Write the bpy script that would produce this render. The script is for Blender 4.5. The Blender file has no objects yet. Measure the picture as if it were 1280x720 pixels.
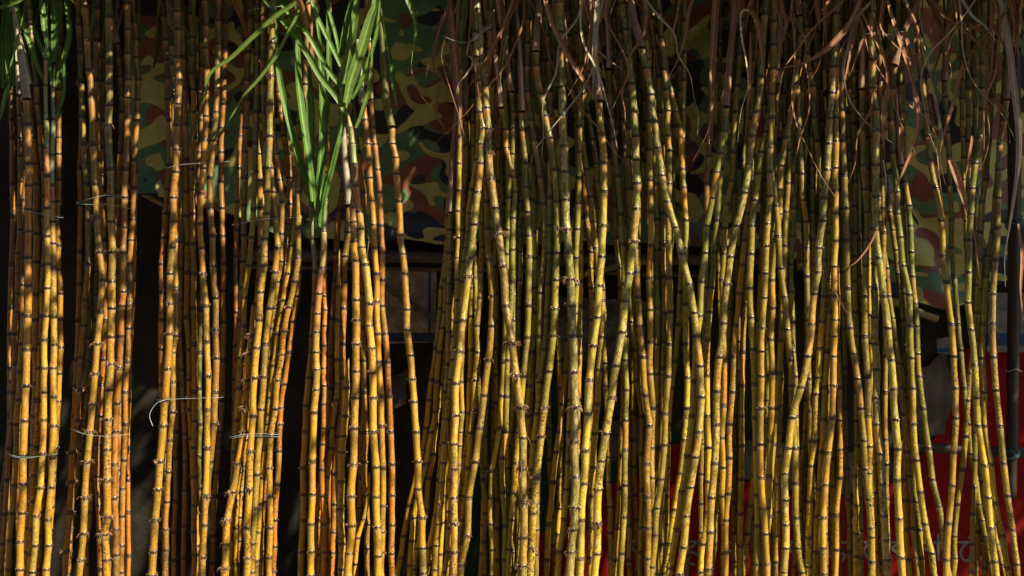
# group layer diameter(px) colours(top,bottom) fringe flag : node points in photo pixels | sheath points above the top
CANES = """
1 2 7 OO 0 - : 15,112 15,150 16,172 16,230 16,270 15,330 12,385 11,417 11,460 12,490 11,545 10,580 9,640 8,700
1 1.5 7.5 OO 0 - : 24,120 25,145 25,172 26,195 25,227 24,257 24,287 22,317 22,342 21,367 20,390 18,417 18,455 15,490 15,530 8,600 3,680 | 16,30 18,60 22,90 24,118
1 1 7.5 YY 0 x : 27,395 26,430 24,465 23,500 21,530 19,572 17,606 15,642 12,675 10,712
1 0 9.5 OY 1 - : 33,124 35,155 35,205 36,232 36,262 36,289 36,322 35,357 35,395 34,437 32,482 31,526 30,570 28,605 27,641 24,677 25,712 | 24,58 28,84 31,104 33,123
1 0.5 9 OY 1 - : 36,108 38,125 39,147 41,172 44,205 45,230 46,265 46,292 46,327 45,400 44,437 44,479 43,520 43,557 41,597 38,631 36,660 35,690 | 17,5 22,40 27,62 33,85 36,107
1 0.3 8 GY 2 - : 45,108 46,130 50,155 52,182 54,212 55,245 55,272 56,300 55,332 53,365 53,395 51,430 49,460 47,500 44,560
1 0 8.5 WY 1 - : 57,45 57,75 57,108 58,150 58,185 58,220 59,260 59,295 59,330 58,360 57,395 56,425 55,460 54,490 54,525 52,567 51,610 45,645 43,682 41,715
1 0 9.5 WY 1 - : 68,80 67,110 67,150 66,195 65,232 65,252 65,277 65,304 66,334 67,396 67,431 67,460 66,496 66,532 65,572 64,609 61,650 60,682 58,712
1 0.8 7.5 OY 1 - : 74,140 74,172 73,192 74,225 73,252 71,280 72,307 73,337 75,367 75,399 76,434 74,467 72,502 71,532 69,560 66,600
1 1.2 7.5 YY 0 x : 57,550 56,570 55,600 51,640 50,670 48,712
1 2 7 RR 0 - : 12,520 8,575 4,612 2,650 0,690
1 2 7 OO 0 - : 32,140 33,175 32,210 31,250 30,290
2 1 7.5 OO 1 - : 99,38 99,68 101,120 103,150 100,210 101,255 100,315 99,355 97,400 95,450 92,520
2 0.5 8.5 GO 3 - : 104,180 108,230 111,275 112,290 110,330 106,375 104,407 101,447 99,487 96,525 91,565 89,602 87,640 83,690
2 1 7.5 GG 3 - : 113,250 113,330 112,385 111,422 110,490 105,525 100,562 95,602 91,635 89,660 87,690 84,720
2 0 9 OY 3 - : 106,8 109,50 111,88 113,120 116,180 118,195 119,230 122,272 124,315 127,350 125,390 122,430 119,467 116,505 112,540 109,577 106,622 104,667 101,700
2 0.7 8 OO 1 - : 121,50 120,100 120,150 122,200 126,250 129,300 131,350 131,400 129,450 126,480 125,520 122,555 121,595 123,632 125,670 126,710
2 0 10.5 GY 3 - : 136,20 137,80 136,105 137,132 136,156 138,212 139,245 139,277 140,315 140,352 140,385 139,421 139,455 136,487 135,524 134,562 134,600 133,647 131,668 133,700
2 1.3 7.5 RO 0 - : 146,55 149,72 151,96 152,120 152,140 150,190 147,240 147,280 147,340 147,420 147,500 148,540 148,587 147,620 | 137,-8 139,10 141,25 144,42 146,54
2 0.4 9 OO 1 - : 159,37 160,67 160,100 159,122 159,147 157,212 156,247 155,284 154,315 153,365 152,382 151,420 149,460 146,504 143,580 142,623 144,662 145,693
2 0.8 8 RO 0 - : 167,28 169,50 170,72 173,100 172,125 172,150 168,200 167,235 165,275 164,300 162,330 161,382 160,410 159,452 157,490 157,530 155,575 154,611 152,645 152,682
2 1.5 6.5 OO 0 - : 167,290 166,350 163,420 161,500 160,560 159,600 159,640 160,695
2 1.2 7 GY 2 - : 113,600 112,640 109,680 109,705
2 1.8 6.5 RR 0 x : 129,20 129,72 127,100 127,150 127,220
3 0.8 8 RO 0 - : 203,20 206,50 209,75 210,98 210,125 211,150 212,207 209,237 207,267 205,297 202,330 202,365 202,400 202,436 203,480 204,530 205,600
3 0 9.5 OY 2 - : 222,15 222,37 222,72 223,100 221,130 222,157 221,187 219,215 217,247 216,277 215,309 213,342 212,379 211,417 209,461 206,500 204,532 200,577 197,612 194,650 192,690
3 0.6 8 RO 1 - : 215,57 216,80 217,120 218,180 219,240 219,300 219,360 219,420 217,440 217,477 215,515 212,550 210,590 208,627 207,662 207,687 | 209,-5 212,15 214,32
3 0.9 8 OO 1 - : 239,17 240,47 240,70 240,93 241,112 242,140 243,172 240,212 240,237 241,267 241,305 243,342 242,385 243,430 243,490
3 1.2 7.5 GO 0 - : 231,150 231,200 231,237 230,270 227,302 226,335 226,375 225,419 226,462 228,500 231,542 232,577 231,612 231,657 230,697
3 1 8 RO 2 - : 229,30 231,110 233,200 233,240 232,270 234,305 235,340 234,397 236,437 236,474 237,512 240,547 241,596 243,640 245,682
3 1.4 7 OG 0 - : 250,52 251,82 251,117 252,150 249,190 249,230 251,290 252,340 251,387 250,402 249,440 249,485 250,530 249,570 250,610 251,660
3 0.2 8.5 OY 2 - : 257,32 257,60 258,85 258,117 257,145 256,175 254,210 251,242 250,280 252,310 254,342 258,382 259,427 260,470 259,512 258,560 256,620
3 0.4 8.5 RO 2 - : 273,25 273,55 272,82 271,110 269,140 267,175 262,222 262,260 265,295 266,332 269,372 270,412 271,447 269,490 268,530 265,545 262,577 259,622 255,650 254,690
3 1.2 7.5 OO 0 - : 279,130 278,160 276,190 276,227 277,260 278,295 279,330 279,402 279,450 278,500 275,540 273,560 270,590 268,620 267,670
3 1.6 7 OO 0 - : 221,480 220,540 220,572 219,627 217,665 217,700
4 1.4 7 OO 0 - : 304,140 300,170 299,210 296,252 296,287 295,320 295,355 295,390 294,432 292,474 292,512 291,580 290,640
4 0.9 8 RO 0 - : 313,22 311,65 309,100 309,125 308,160 307,190 306,222 305,257 304,294 304,327 302,360 300,400 298,450 296,520 294,600
4 0.6 8 GY 1 - : 320,140 318,215 317,262 314,297 311,332 306,372 304,407 301,447 299,485 296,525 293,565
4 1.2 8 RO 0 - : 324,25 322,55 320,85 320,112 320,140 322,162 324,192 325,225 326,260 325,310 323,350 320,380 316,410 314,450 311,490
4 0.2 9.5 GY 3 x : 316,380 314,420 311,442 309,475 306,510 304,540 297,580 290,615 284,650 282,680 281,710
4 0.3 8.5 OY 2 - : 330,55 329,75 330,105 331,142 333,175 337,210 341,240 344,272 347,310 344,340 337,385 332,430 329,471 326,512 325,545 323,552 320,593 318,635 316,680 314,715
4 0 9 GY 2 - : 336,170 335,210 334,240 333,267 331,299 329,332 326,365 324,400 320,435 317,472 316,520 313,564 311,612 309,660 309,697
4 0.8 7.5 OO 1 - : 337,15 337,47 338,75 338,100 340,130 342,162 346,192 349,225 352,252 352,292 351,327 347,352 343,385 341,410 338,447 334,500 330,550 326,612 325,655 325,700
4 1 8.5 RO 1 - : 346,95 348,115 351,142 355,170 359,192 361,222 362,255 361,280 358,302 355,330 350,365 345,400 343,430 340,480
4 0.5 8 GY 1 - : 373,190 372,220 372,250 370,272 366,307 361,342 354,375 346,417 342,457 338,497 335,530
4 0.3 8.5 GY 2 - : 374,240 373,285 372,322 367,352 361,384 356,414 353,443 347,475 344,511 338,545 337,585 337,620 337,660 337,697
4 1 7.5 GO 1 - : 375,230 374,260 373,340 371,370 367,402 361,440 355,480 351,510 350,530 346,605 344,650
4 0.8 7.5 YY 1 x : 306,450 305,490 303,540 300,590 297,625 295,660 295,705
5 0.3 9 WY 1 - : 407,230 406,252 404,290 402,335 398,367 397,392 396,415 395,440 395,462 394,487 393,515 391,577 390,618 389,655 388,690
5 0.6 7.5 OO 0 - : 408,215 407,260 406,300 405,340 405,370 406,387 406,407 406,432 405,460 405,482 405,505 404,535 403,555 402,587 404,620 405,655 404,690
5 0.6 8 WY 1 - : 387,235 388,257 391,300 394,340 393,380 391,420 389,440 386,472 382,507 381,540 379,585 379,618 378,650 377,690
5 1.5 8 RO 0 - : 430,215 428,240 424,262 421,317 420,350 415,397 413,445 412,485 410,540 402,600 398,650 396,700
5 0.8 7.5 RY 0 x : 424,310 422,360 422,400 421,450 421,480 420,500 416,535 413,560
5 1 9 DO 0 - : 436,257 435,290 431,320 430,352 429,385 427,430 428,472 427,517 422,545 420,557 419,592 417,630 417,665 415,690 | 427,120 428,150 431,200 434,230 436,256
5 0 9.5 WY 2 - : 432,130 438,160 441,180 443,205 445,232 447,247 448,265 451,286 452,309 456,330 461,380 461,407 464,435 465,466 466,497 467,540 470,584 470,621 471,659 472,695
5 0 10 RY 2 x : 440,240 442,260 442,277 443,302 444,325 445,375 445,400 445,430 444,464 444,497 443,535 441,581 439,620 439,657 436,692
5 1.4 8 WO 0 - : 441,125 445,160 448,190 452,205 455,240 455,277 457,300 454,330 453,367 454,410 455,450 455,510 452,540 451,597 449,635 447,650
5 0.4 8.5 OY 2 - : 453,130 456,150 459,180 460,200 462,222 464,251 466,281 467,310 470,342 470,377 473,417 474,452 476,495 477,532 478,545 479,585 479,632 478,665 477,690 | 449,80 451,105 453,129
5 0.7 8.5 RO 1 - : 463,90 464,125 465,160 468,180 470,187 472,212 475,240 476,282 478,316 478,350 478,382 482,417 484,452 486,495 488,540 490,580 490,619 490,656 490,692
5 0.6 9 OY 1 - : 489,160 491,180 494,197 496,217 497,232 499,251 500,267 501,294 503,317 505,342 508,387 509,412 512,444 514,474 517,502 520,540 523,577 523,611 527,647 528,685 | 476,30 478,60 481,105 484,132 489,158
5 1.3 8 OO 1 x : 456,420 456,490 458,540 456,577 457,620 459,655 459,685
5 0.9 6.5 YY 1 x : 462,590 460,618 455,650 448,672 443,705
5 0.5 9 GY 1 x : 436,447 433,485 431,520 430,545 428,565 427,602 425,637 427,680
5 1.7 7 OO 0 x : 413,470 412,540 411,590 409,650 411,700
6 0.8 8 RY 0 - : 563,266 563,287 563,316 562,355 561,379 561,415 559,455 557,490 556,522 553,556 549,600 544,644 537,685 534,705 | 561,40 566,80 570,115 571,150 566,200 563,265
6 1.1 7.5 OO 0 - : 560,270 559,297 556,327 555,340 552,360 550,385 549,401 545,435 540,475 537,500 532,535 528,562 522,590 517,597 511,632 505,670 500,697
6 0.9 7.5 YO 0 - : 558,350 556,390 554,410 550,440 546,477 544,515 540,540 537,552 532,580 521,622 517,647 515,676 512,707
6 1.3 7.5 YY 0 - : 556,450 553,480 549,510 545,530 542,540 536,597 532,638 527,665 522,685
6 1 7 YY 0 - : 574,185 576,200 575,245 574,272 572,300 570,330 569,360 566,400 563,440 | 575,-5 577,20 576,45 575,100 574,150 574,184
6 1.6 6.5 OO 0 x : 573,185 571,220 569,252 568,290 567,320 566,360
6 0.5 8.5 OO 1 - : 596,200 595,212 591,237 586,267 585,290 582,310 580,327 577,352 572,392 569,420 566,450
6 0.9 8 GO 0 - : 582,150 581,180 581,215 580,240 580,285 579,300 578,340 577,400 | 582,60 583,90 583,120 583,145
6 0 10 PY 2 - : 597,100 600,140 603,160 601,180 600,204 597,240 593,280 588,323 585,345 579,401 574,439 570,479 569,519 567,555 567,586 567,622 567,654 567,690
6 0.7 8 RY 1 - : 605,210 604,240 603,280 603,309 601,340 600,372 596,407 597,440 593,475 592,512 588,540 585,585 582,620 577,650
6 0 10.5 GY 3 - : 597,12 600,42 602,77 605,107 607,135 609,161 611,191 614,224 619,260 623,292 628,332 632,382 640,429 645,469 650,510 653,547 654,586 654,627 654,672
6 0.4 9 GY 2 - : 604,150 605,180 606,205 609,252 610,286 612,324 615,370 614,407 610,450 604,494 599,535 594,577 586,622 584,670 577,706
6 0.9 7.5 YO 0 - : 590,330 590,360 589,395 589,437 588,475 586,517 584,545 581,570 579,605 575,642 574,680
6 0.7 6.5 OO 0 - : 577,440 577,477 577,515 576,540 574,557 574,580 572,620
6 0.5 7 OO 2 - : 565,560 564,600 563,640 561,660 559,690 556,715
6 1.2 7 YY 0 - : 566,540 563,590 557,620 551,650 545,675 538,700
6 0.8 7.5 GG 0 - : 626,135 631,162 633,185 634,195 642,222 644,240 641,272 640,312 639,352 637,400 635,450 633,495 632,540 627,572 629,615 632,657 631,700 | 614,-5 617,30 619,75 624,110 626,134
6 0.9 7.5 LY 0 - : 640,115 642,140 642,160 640,192 639,220 635,247 634,287 634,317 633,360 632,392 630,452 626,495 625,535 620,550 615,589 613,622 614,655 615,687 | 627,-5 629,10 632,50 636,90 640,114
6 1.1 7.5 GG 0 - : 642,400 642,440 642,470 642,515 638,540 635,557 635,585 635,618 637,660 640,690
6 1.2 7.5 GY 0 - : 646,480 645,520 644,560 643,585 642,617 642,660 640,695
6 1.4 7.5 GG 0 - : 598,470 600,520 602,550 604,600 606,642 605,677
6 1.5 7 GO 0 - : 647,150 647,192 646,242 647,290 645,320 645,390 646,450
6 0.6 8.5 GY 1 - : 653,140 653,162 656,205 657,234 660,265 662,295 662,320 660,382 659,421 654,470 651,510 649,540 | 644,-5 647,30 650,70 652,110 653,139
6 1 7.5 GY 0 - : 664,120 666,205 667,290 668,360 668,390 664,440 661,482 659,520
6 1.6 7 OO 0 - : 620,540 620,580 621,625 620,660 621,700
7 0.6 9 GG 0 - : 661,24 659,54 659,82 660,114 665,150 669,175 671,185 675,221 679,255 681,290 681,310 678,340 675,365 675,420 674,470 672,520
7 0.2 9 GY 2 - : 670,65 670,82 675,117 681,145 687,172 694,212 697,252 697,285 696,316 694,386 691,419 687,464 681,510 676,545 671,597 667,641 665,685 | 674,-6 673,10 671,40 670,64
7 0.5 8.5 GY 1 - : 682,20 684,45 686,75 687,114 689,145 691,175 689,200 688,247 688,282 687,316 685,355 684,395 680,437 676,477 672,517 668,552 665,587 662,612 658,640
7 0 10.5 GP 3 - : 700,41 701,62 702,109 703,144 704,183 705,215 707,250 709,287 711,316 714,382 716,420 716,465 718,509 717,552 719,596 717,634 717,662 714,690
7 0.7 8.5 GY 0 - : 706,70 709,82 715,112 721,141 728,175 733,212 738,246 741,277 745,310 748,345 753,375 751,421 749,462 746,505 743,542 741,584 739,620 740,660 | 703,-5 704,24 705,45 706,69
7 1.1 7.5 GG 0 - : 724,180 728,215 733,270 736,280 738,315 738,335 739,360 740,400 738,440
7 0.9 8 GO 0 - : 722,42 721,72 720,102 722,150 722,200 723,232 725,272 725,315 725,352 724,382 724,420 723,440 722,500 | 724,-6 723,15 722,40
7 1.2 8 YO 0 - : 711,400 710,425 706,465 702,505 699,540 695,565 691,602 686,655 684,700
7 0.4 8 YY 1 - : 714,500 712,540 710,578 709,612 704,649 700,690
7 0.2 9.5 OY 1 - : 749,127 751,168 754,204 755,239 755,282 752,321 749,357 746,397 741,432 737,475 735,517 731,563 729,604 727,650 726,698 | 737,-5 740,30 743,70 746,105 749,126
7 0.9 8 GG 0 - : 761,87 762,116 765,147 767,175 772,220 776,268 779,305 781,320 780,355 781,390 781,420 782,450 783,487 782,525 782,562 781,606 780,646 777,692 | 757,-6 758,20 760,50 761,86
7 1.2 7.5 GG 0 - : 726,80 730,115 735,140 741,175 745,205 746,227 749,260 749,290 751,330
7 1.3 7.5 DG 0 - : 769,60 771,82 775,117 770,160 766,205 769,257 770,297 774,335 776,360 776,420
7 0.1 10 GY 2 - : 782,37 786,70 790,105 792,140 795,170 795,200 796,229 795,261 792,302 787,342 782,376 777,415 770,457 764,497 758,542 752,576 748,612 746,654 745,692
7 0 9.5 YY 1 - : 802,60 808,85 814,118 818,152 821,185 827,219 835,252 844,284 852,317 861,355 867,391 870,420 874,457 876,496 874,540 869,571 862,609 857,645 854,684 | 788,-6 792,20 797,40 802,59
7 1.2 7.5 GY 0 - : 780,150 781,187 785,238 787,270 787,310 787,350 786,377 790,402 794,437 797,475 802,520 801,567 802,612 802,660 801,690
7 0.5 8.5 GY 1 - : 793,310 795,340 797,371 799,407 804,446 807,494 811,532 809,580 810,621 810,660 810,698
7 0.7 8.5 GG 0 - : 806,50 809,75 811,100 811,152 813,187 813,225 813,265 813,307 812,347 812,387 813,427 813,467 815,510 815,560
7 0.9 8.5 PG 0 - : 812,140 818,190 820,205 821,230 820,274 821,312 821,347 822,385 821,430 822,467 821,507 819,560 818,600 823,640 826,680
7 1 8 GG 0 - : 812,24 819,60 823,95 825,140 827,180 829,220 829,267 829,305 830,345 830,392 829,460 828,517 826,560 824,600
7 0.6 8.5 OG 0 - : 824,15 826,47 830,87 833,112 834,138 835,170 836,188 837,230 836,270 836,302 836,347 838,390 836,430 835,470 831,517 831,556 826,599 822,635 819,669
7 0.8 8 GY 0 - : 830,60 834,92 839,115 845,140 850,157 852,212 855,234 857,275 857,310 856,340 856,380 857,430 859,472 859,510 856,550 851,592 844,637 837,680
7 1.1 7.5 YO 0 - : 852,260 852,320 850,365 849,405 845,452 840,485 836,530
7 1.3 7.5 GG 0 - : 778,530 776,570 774,610 771,660 768,700
8 0.4 9 LY 1 - : 908,134 904,164 901,192 896,215 890,247 884,282 882,316 876,352 875,395 870,425 867,477 866,520 860,570 852,615 845,662 838,710 | 919,-6 917,30 913,65 910,105 908,133
8 1 7.5 YG 0 - : 887,178 885,195 884,230 883,270 883,320 882,360 881,400 880,440 | 894,-6 892,45 889,90 889,130 887,177
8 1 8 GY 0 - : 906,150 905,180 901,210 896,275 893,315 890,360 886,390 884,425 884,469 884,520 886,559 885,602 884,640 878,680
8 0.8 8 OO 0 - : 919,140 917,190 914,226 909,255 906,285 904,317 902,350 902,400 905,450 904,507 902,547 903,584 903,620 905,655 905,692
8 0.3 9.5 GY 1 - : 952,60 950,95 946,140 941,170 936,205 931,241 921,282 912,321 908,355 904,404 899,446 896,489 895,530 893,579 890,622 887,665 885,712
8 0.9 8 GO 0 - : 934,220 934,267 930,300 927,331 924,367 920,407 917,446 915,490 912,530 911,572 910,617 908,650
8 1.1 7.5 GY 0 - : 934,340 932,380 929,440 927,482 927,520 927,557 927,599 926,642 926,682
8 1.3 7 GG 0 - : 899,600 897,640 892,680 890,710
8 0.4 9 OY 0 - : 970,88 965,115 962,140 958,165 952,190 948,217 944,250 940,282 939,317 937,360 940,397 941,436 944,480 945,522 946,560 947,620 948,657 946,705 | 976,-6 974,30 971,60 970,87
8 0.2 8.5 OO 1 - : 963,185 963,215 962,245 960,280 958,307 957,342 955,372 952,410 952,439 952,470 951,510 951,555 952,597 955,636 956,667 958,705
8 0.7 8.5 GG 0 - : 955,130 959,170 964,220 970,257 972,295 976,335 981,371 985,412 988,450 990,482 990,510 993,560 994,604 995,647 997,685 1002,715
8 1 7.5 YG 0 - : 973,105 971,127 970,157 968,180 967,220 966,260 | 976,10 974,50 972,80 973,104
8 0.8 8.5 LO 0 - : 1000,20 1000,43 998,73 994,105 989,135 982,172 979,185 976,207 974,237 974,267 970,300 965,350 965,385 964,424 966,466 965,510 963,551 961,595 959,635 | 996,-8 998,5 1000,19
8 1.1 7.5 OY 0 - : 979,350 977,390 976,425 973,467 971,510 967,555 963,600 961,645 957,690
8 1.1 7.5 GO 0 - : 990,150 988,195 986,217 984,250 982,280 981,316 980,350
8 0.9 8 GG 0 - : 996,110 998,160 1003,217 1004,250 1007,277 1008,310 1009,345 1010,400
8 0.6 9 GY 0 - : 1009,33 1009,68 1013,90 1016,107 1019,147 1022,175 1026,191 1028,237 1031,281 1031,325 1030,371 1028,402 1025,435 1024,472 1021,492 1018,552 1015,582 1012,627 1010,672 1010,708
8 1 8 YG 0 - : 1018,140 1016,170 1016,207 1015,235 1015,265 1016,300 1017,330 1018,380
8 0.5 8.5 GY 0 - : 1045,215 1043,240 1041,280 1042,307 1042,350 1038,389 1035,439 1031,484 1029,524 1026,565 1025,612 1021,645 1020,690
8 0.3 8.5 OO 1 - : 1043,370 1044,400 1043,420 1042,445 1041,482 1040,522 1035,566 1031,606 1029,647 1029,685 1030,717
8 0.7 8.5 GG 0 - : 1050,30 1052,67 1051,107 1050,147 1047,170 1044,187 1041,225 1038,257 1036,290 1036,350 1034,420
8 1 7.5 GG 0 - : 1054,60 1055,110 1057,142 1060,172 1061,200 1062,250
8 1.1 7.5 GG 0 - : 1062,110 1064,142 1068,217 1071,262 1073,300 1075,345 1078,380 1080,430
8 0.6 8.5 DL 0 - : 1057,260 1058,300 1060,360 1063,410 1066,442 1071,473 1075,510 1080,550 1082,586 1086,624 1088,660 1089,702
8 0.5 8.5 GY 0 - : 1077,112 1078,140 1078,162 1080,207 1082,237 1084,265 1084,300 1081,370 1081,420 1084,470 1085,520 | 1094,-6 1086,30 1080,60 1078,111
8 1 8 GY 0 - : 1046,340 1046,370 1047,400 1047,435 1049,484 1050,525 1050,562 1049,597 1046,644 1045,687
8 1.2 7.5 GG 0 - : 1054,340 1054,410 1055,460 1056,510 1057,560 1059,585 1060,625 1062,657 1063,690
8 0.9 8 GY 1 - : 1070,450 1070,490 1071,557 1069,595 1070,632 1070,667 1070,695
8 0.2 9.5 GY 1 - : 1024,310 1022,340 1017,367 1014,405 1009,445 1001,484 991,522 985,560 982,592 982,625 982,656 982,685 980,715
8 1.2 7 GG 0 - : 1012,410 1010,455 1008,500 1006,540 1004,560 1001,585 1000,615
8 1.4 7.5 OG 0 - : 1020,380 1020,420 1020,470 1020,520 1019,560 1018,610 1017,650 1018,700
8 1.2 7.5 GO 0 - : 975,470 974,500 973,557 972,597 971,637 970,680
8 1.3 7.5 GO 0 - : 946,500 943,565 941,595 938,632 935,667 932,700
8 1 8 GY 0 - : 999,180 998,215 994,260 991,295 989,330 990,365 991,402 992,440 994,470 995,520
8 1.4 7.5 OO 0 - : 955,210 954,250 952,300 951,340 949,400 948,440
8 1.2 7 GG 0 - : 986,22 987,50 986,80 986,110 984,150 982,190
8 1.5 7 GG 0 - : 1036,90 1036,125 1037,160 1036,200 1035,240
8 1.5 7 GG 0 - : 1026,80 1026,110 1028,150 1030,190
9 0.2 9.5 LY 1 - : 1091,15 1089,40 1090,75 1091,110 1094,137 1095,163 1096,206 1094,246 1094,287 1098,322 1105,370 1110,410 1114,450 1116,486 1119,524 1122,561 1122,600 1124,649 1127,697
9 0.5 9.5 YP 1 - : 1093,300 1094,330 1094,360 1094,397 1094,430 1095,462 1094,497 1095,530 1100,567 1103,605 1105,645 1107,675 1108,700
9 0.9 8 GY 0 - : 1102,220 1103,260 1104,290 1105,350 1106,400 1107,445 1106,490 1107,550 1108,580
9 0.4 9 GY 1 - : 1118,82 1116,110 1114,125 1113,150 1115,190 1116,205 1121,240 1122,267 1125,296 1129,332 1136,368 1138,407 1139,447 1141,485 1142,530 1146,575 1150,615 1156,655 1164,691 | 1151,-6 1136,25 1126,50 1118,81
9 0.8 8 GG 0 - : 1126,207 1130,227 1135,257 1137,282 1139,315 1140,345 1144,379 1145,407 1146,442 1149,470 1153,510 1161,560 1166,599 1174,632 1178,662 1181,690 | 1121,140 1123,170 1126,206
9 1 7.5 DG 0 - : 1108,230 1112,265 1116,287 1120,312 1122,342 1126,360 1129,400 1131,440
9 0.8 8 GD 0 - : 1108,335 1111,370 1116,397 1120,425 1124,454 1126,485 1129,517 1135,565 1137,595 1140,626 1142,660 1145,697
9 1.2 7.5 OO 0 - : 1131,560 1131,600 1131,625 1132,662 1136,700
9 1 8 GG 0 - : 1141,540 1142,577 1145,627 1149,662 1151,697
9 0.6 8.5 GO 0 - : 1158,140 1160,170 1163,200 1170,235 1177,275 1179,320 1182,352 1190,405 1192,445 1194,485 1195,522 1192,565 1190,607 1186,654 1184,700
9 0.8 8 DG 0 - : 1180,102 1181,122 1182,142 1184,165 1186,195 1187,230 1189,275 1190,310 1192,345 1197,405 1201,437 1206,485 1210,530 1214,567 1220,600 1224,630 1228,650 1232,670 | 1187,-6 1184,40 1182,75 1180,101
9 0.9 7.5 OG 0 - : 1210,500 1207,545 1204,587 1197,630 1193,670 1193,697
9 0.4 9 GY 1 - : 1228,80 1227,110 1228,137 1225,172 1219,204 1215,235 1213,267 1211,300 1210,340 1210,378 1214,412 1218,456 1221,497 1222,532 1230,582 1235,622 1239,660 1244,702
9 0.9 7.5 DG 0 - : 1240,120 1236,180 1232,225 1227,252 1225,290 1226,325 1225,392 1222,425 1222,460 1221,500
9 0.3 8.5 GY 1 - : 1258,125 1256,150 1249,180 1249,212 1248,247 1246,285 1245,325 1241,367 1241,404 1241,446 1245,487 1249,532 1255,579 1259,619 1266,662 1270,705 | 1266,-6 1263,40 1260,90 1258,124
9 0.6 8 GY 0 - : 1241,290 1236,320 1233,345 1230,405 1228,447 1230,490 1231,532 1239,580 1245,629 1253,670 1260,710
9 1 8 DR 1 - : 1222,540 1223,565 1226,602 1227,640 1230,675 1231,710
9 1.1 6.5 YG 0 - : 1243,655 1247,680 1252,705
9 1.1 7 GG 0 - : 1218,250 1217,290 1218,330 1218,370 1219,420
9 1.2 7.5 YO 0 - : 1090,500 1092,545 1093,580 1093,615 1094,655 1095,690
"""
# green leaves: nearest stalk (photo px), width px, depth layer : points from the base outwards
GREEN = """
9 -0.6 : 433,142 418,118 400,95 385,68 370,46 350,22 328,-3 300,-30
7 -0.3 : 429,112 415,95 400,70 385,44 370,28 355,10 340,-8 320,-35
7 -0.2 : 426,83 415,60 400,30 388,0 380,-25
6 0.4 : 424,70 418,40 410,10 405,-25
9 0.5 : 425,70 432,35 440,0 445,-30
15 -0.7 : 432,129 437,105 445,80 455,50 464,20 469,5 466,-15 455,-35
13 0.3 : 430,105 436,70 442,30 446,0 450,-30
6 -0.4 : 440,124 450,105 460,78 470,45 474,15 476,-20
6 0.2 : 484,108 479,60 473,20 470,-5 468,-30
7 0.3 : 496,132 489,85 480,40 473,5 470,-25
5 -0.5 : 445,160 453,140 462,105 465,75 466,50
12 -0.2 : 391,252 386,205 378,150 373,110 371,65 372,20 374,-20
10 0.1 : 392,270 398,225 402,165 402,110 399,60 395,10 394,-30
8 -0.3 : 399,276 408,235 418,195 428,155 436,115 440,80
10 0.4 : 402,272 401,220 406,150 411,90 410,30 408,-20
9 0 : 390,256 381,222 370,185 360,148 351,105 346,65 346,20 348,-20
7 -0.1 : 399,282 394,240 388,200 385,160 384,120
6 -0.3 : 401,284 404,245 415,205 422,170 424,140
9 0.5 : 394,262 390,200 390,140 386,90 383,40 380,-10
5.5 -0.9 : 395,-22 372,2 345,20 315,48 290,72 263,92 257,120 247,150 238,183
4 -0.8 : 378,5 358,45 345,70 327,95 305,120 290,145 278,165 262,176 247,178
5 -0.8 : 500,-30 509,0 517,20 519,42 516,62 514,82
8 -0.3 : 57,107 45,80 32,40 18,5 5,-25
6 0.1 : 57,72 46,45 36,15 28,-15
9 -0.2 : 56,47 54,25 51,0 50,-30
10 0.3 : 68,78 69,40 67,0 66,-30
8 0 : 70,108 80,75 87,40 82,5 76,-25
6 -0.2 : 71,145 79,122 81,92 80,60
7 0.2 : 66,110 62,80 58,40 60,0
2.2 -0.9 : 7,102 14,80 22,50 32,5 38,-20
7 -0.6 : 12,106 7,118 3,138 -3,158
5 -0.9 : -18,14 0,10 16,5 30,0 50,-9
9 0.5 : 12,112 9,80 7,45 10,0 12,-30
7 0.6 : 17,108 16,70 15,30 18,-20
8 0.5 : 4,110 3,60 5,10 6,-20
5 0.2 : 112,45 109,20 106,-5 104,-25
4 0.1 : 114,40 117,15 116,-10
6 0.3 : 58,60 72,40 76,10 74,-25
"""
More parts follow.
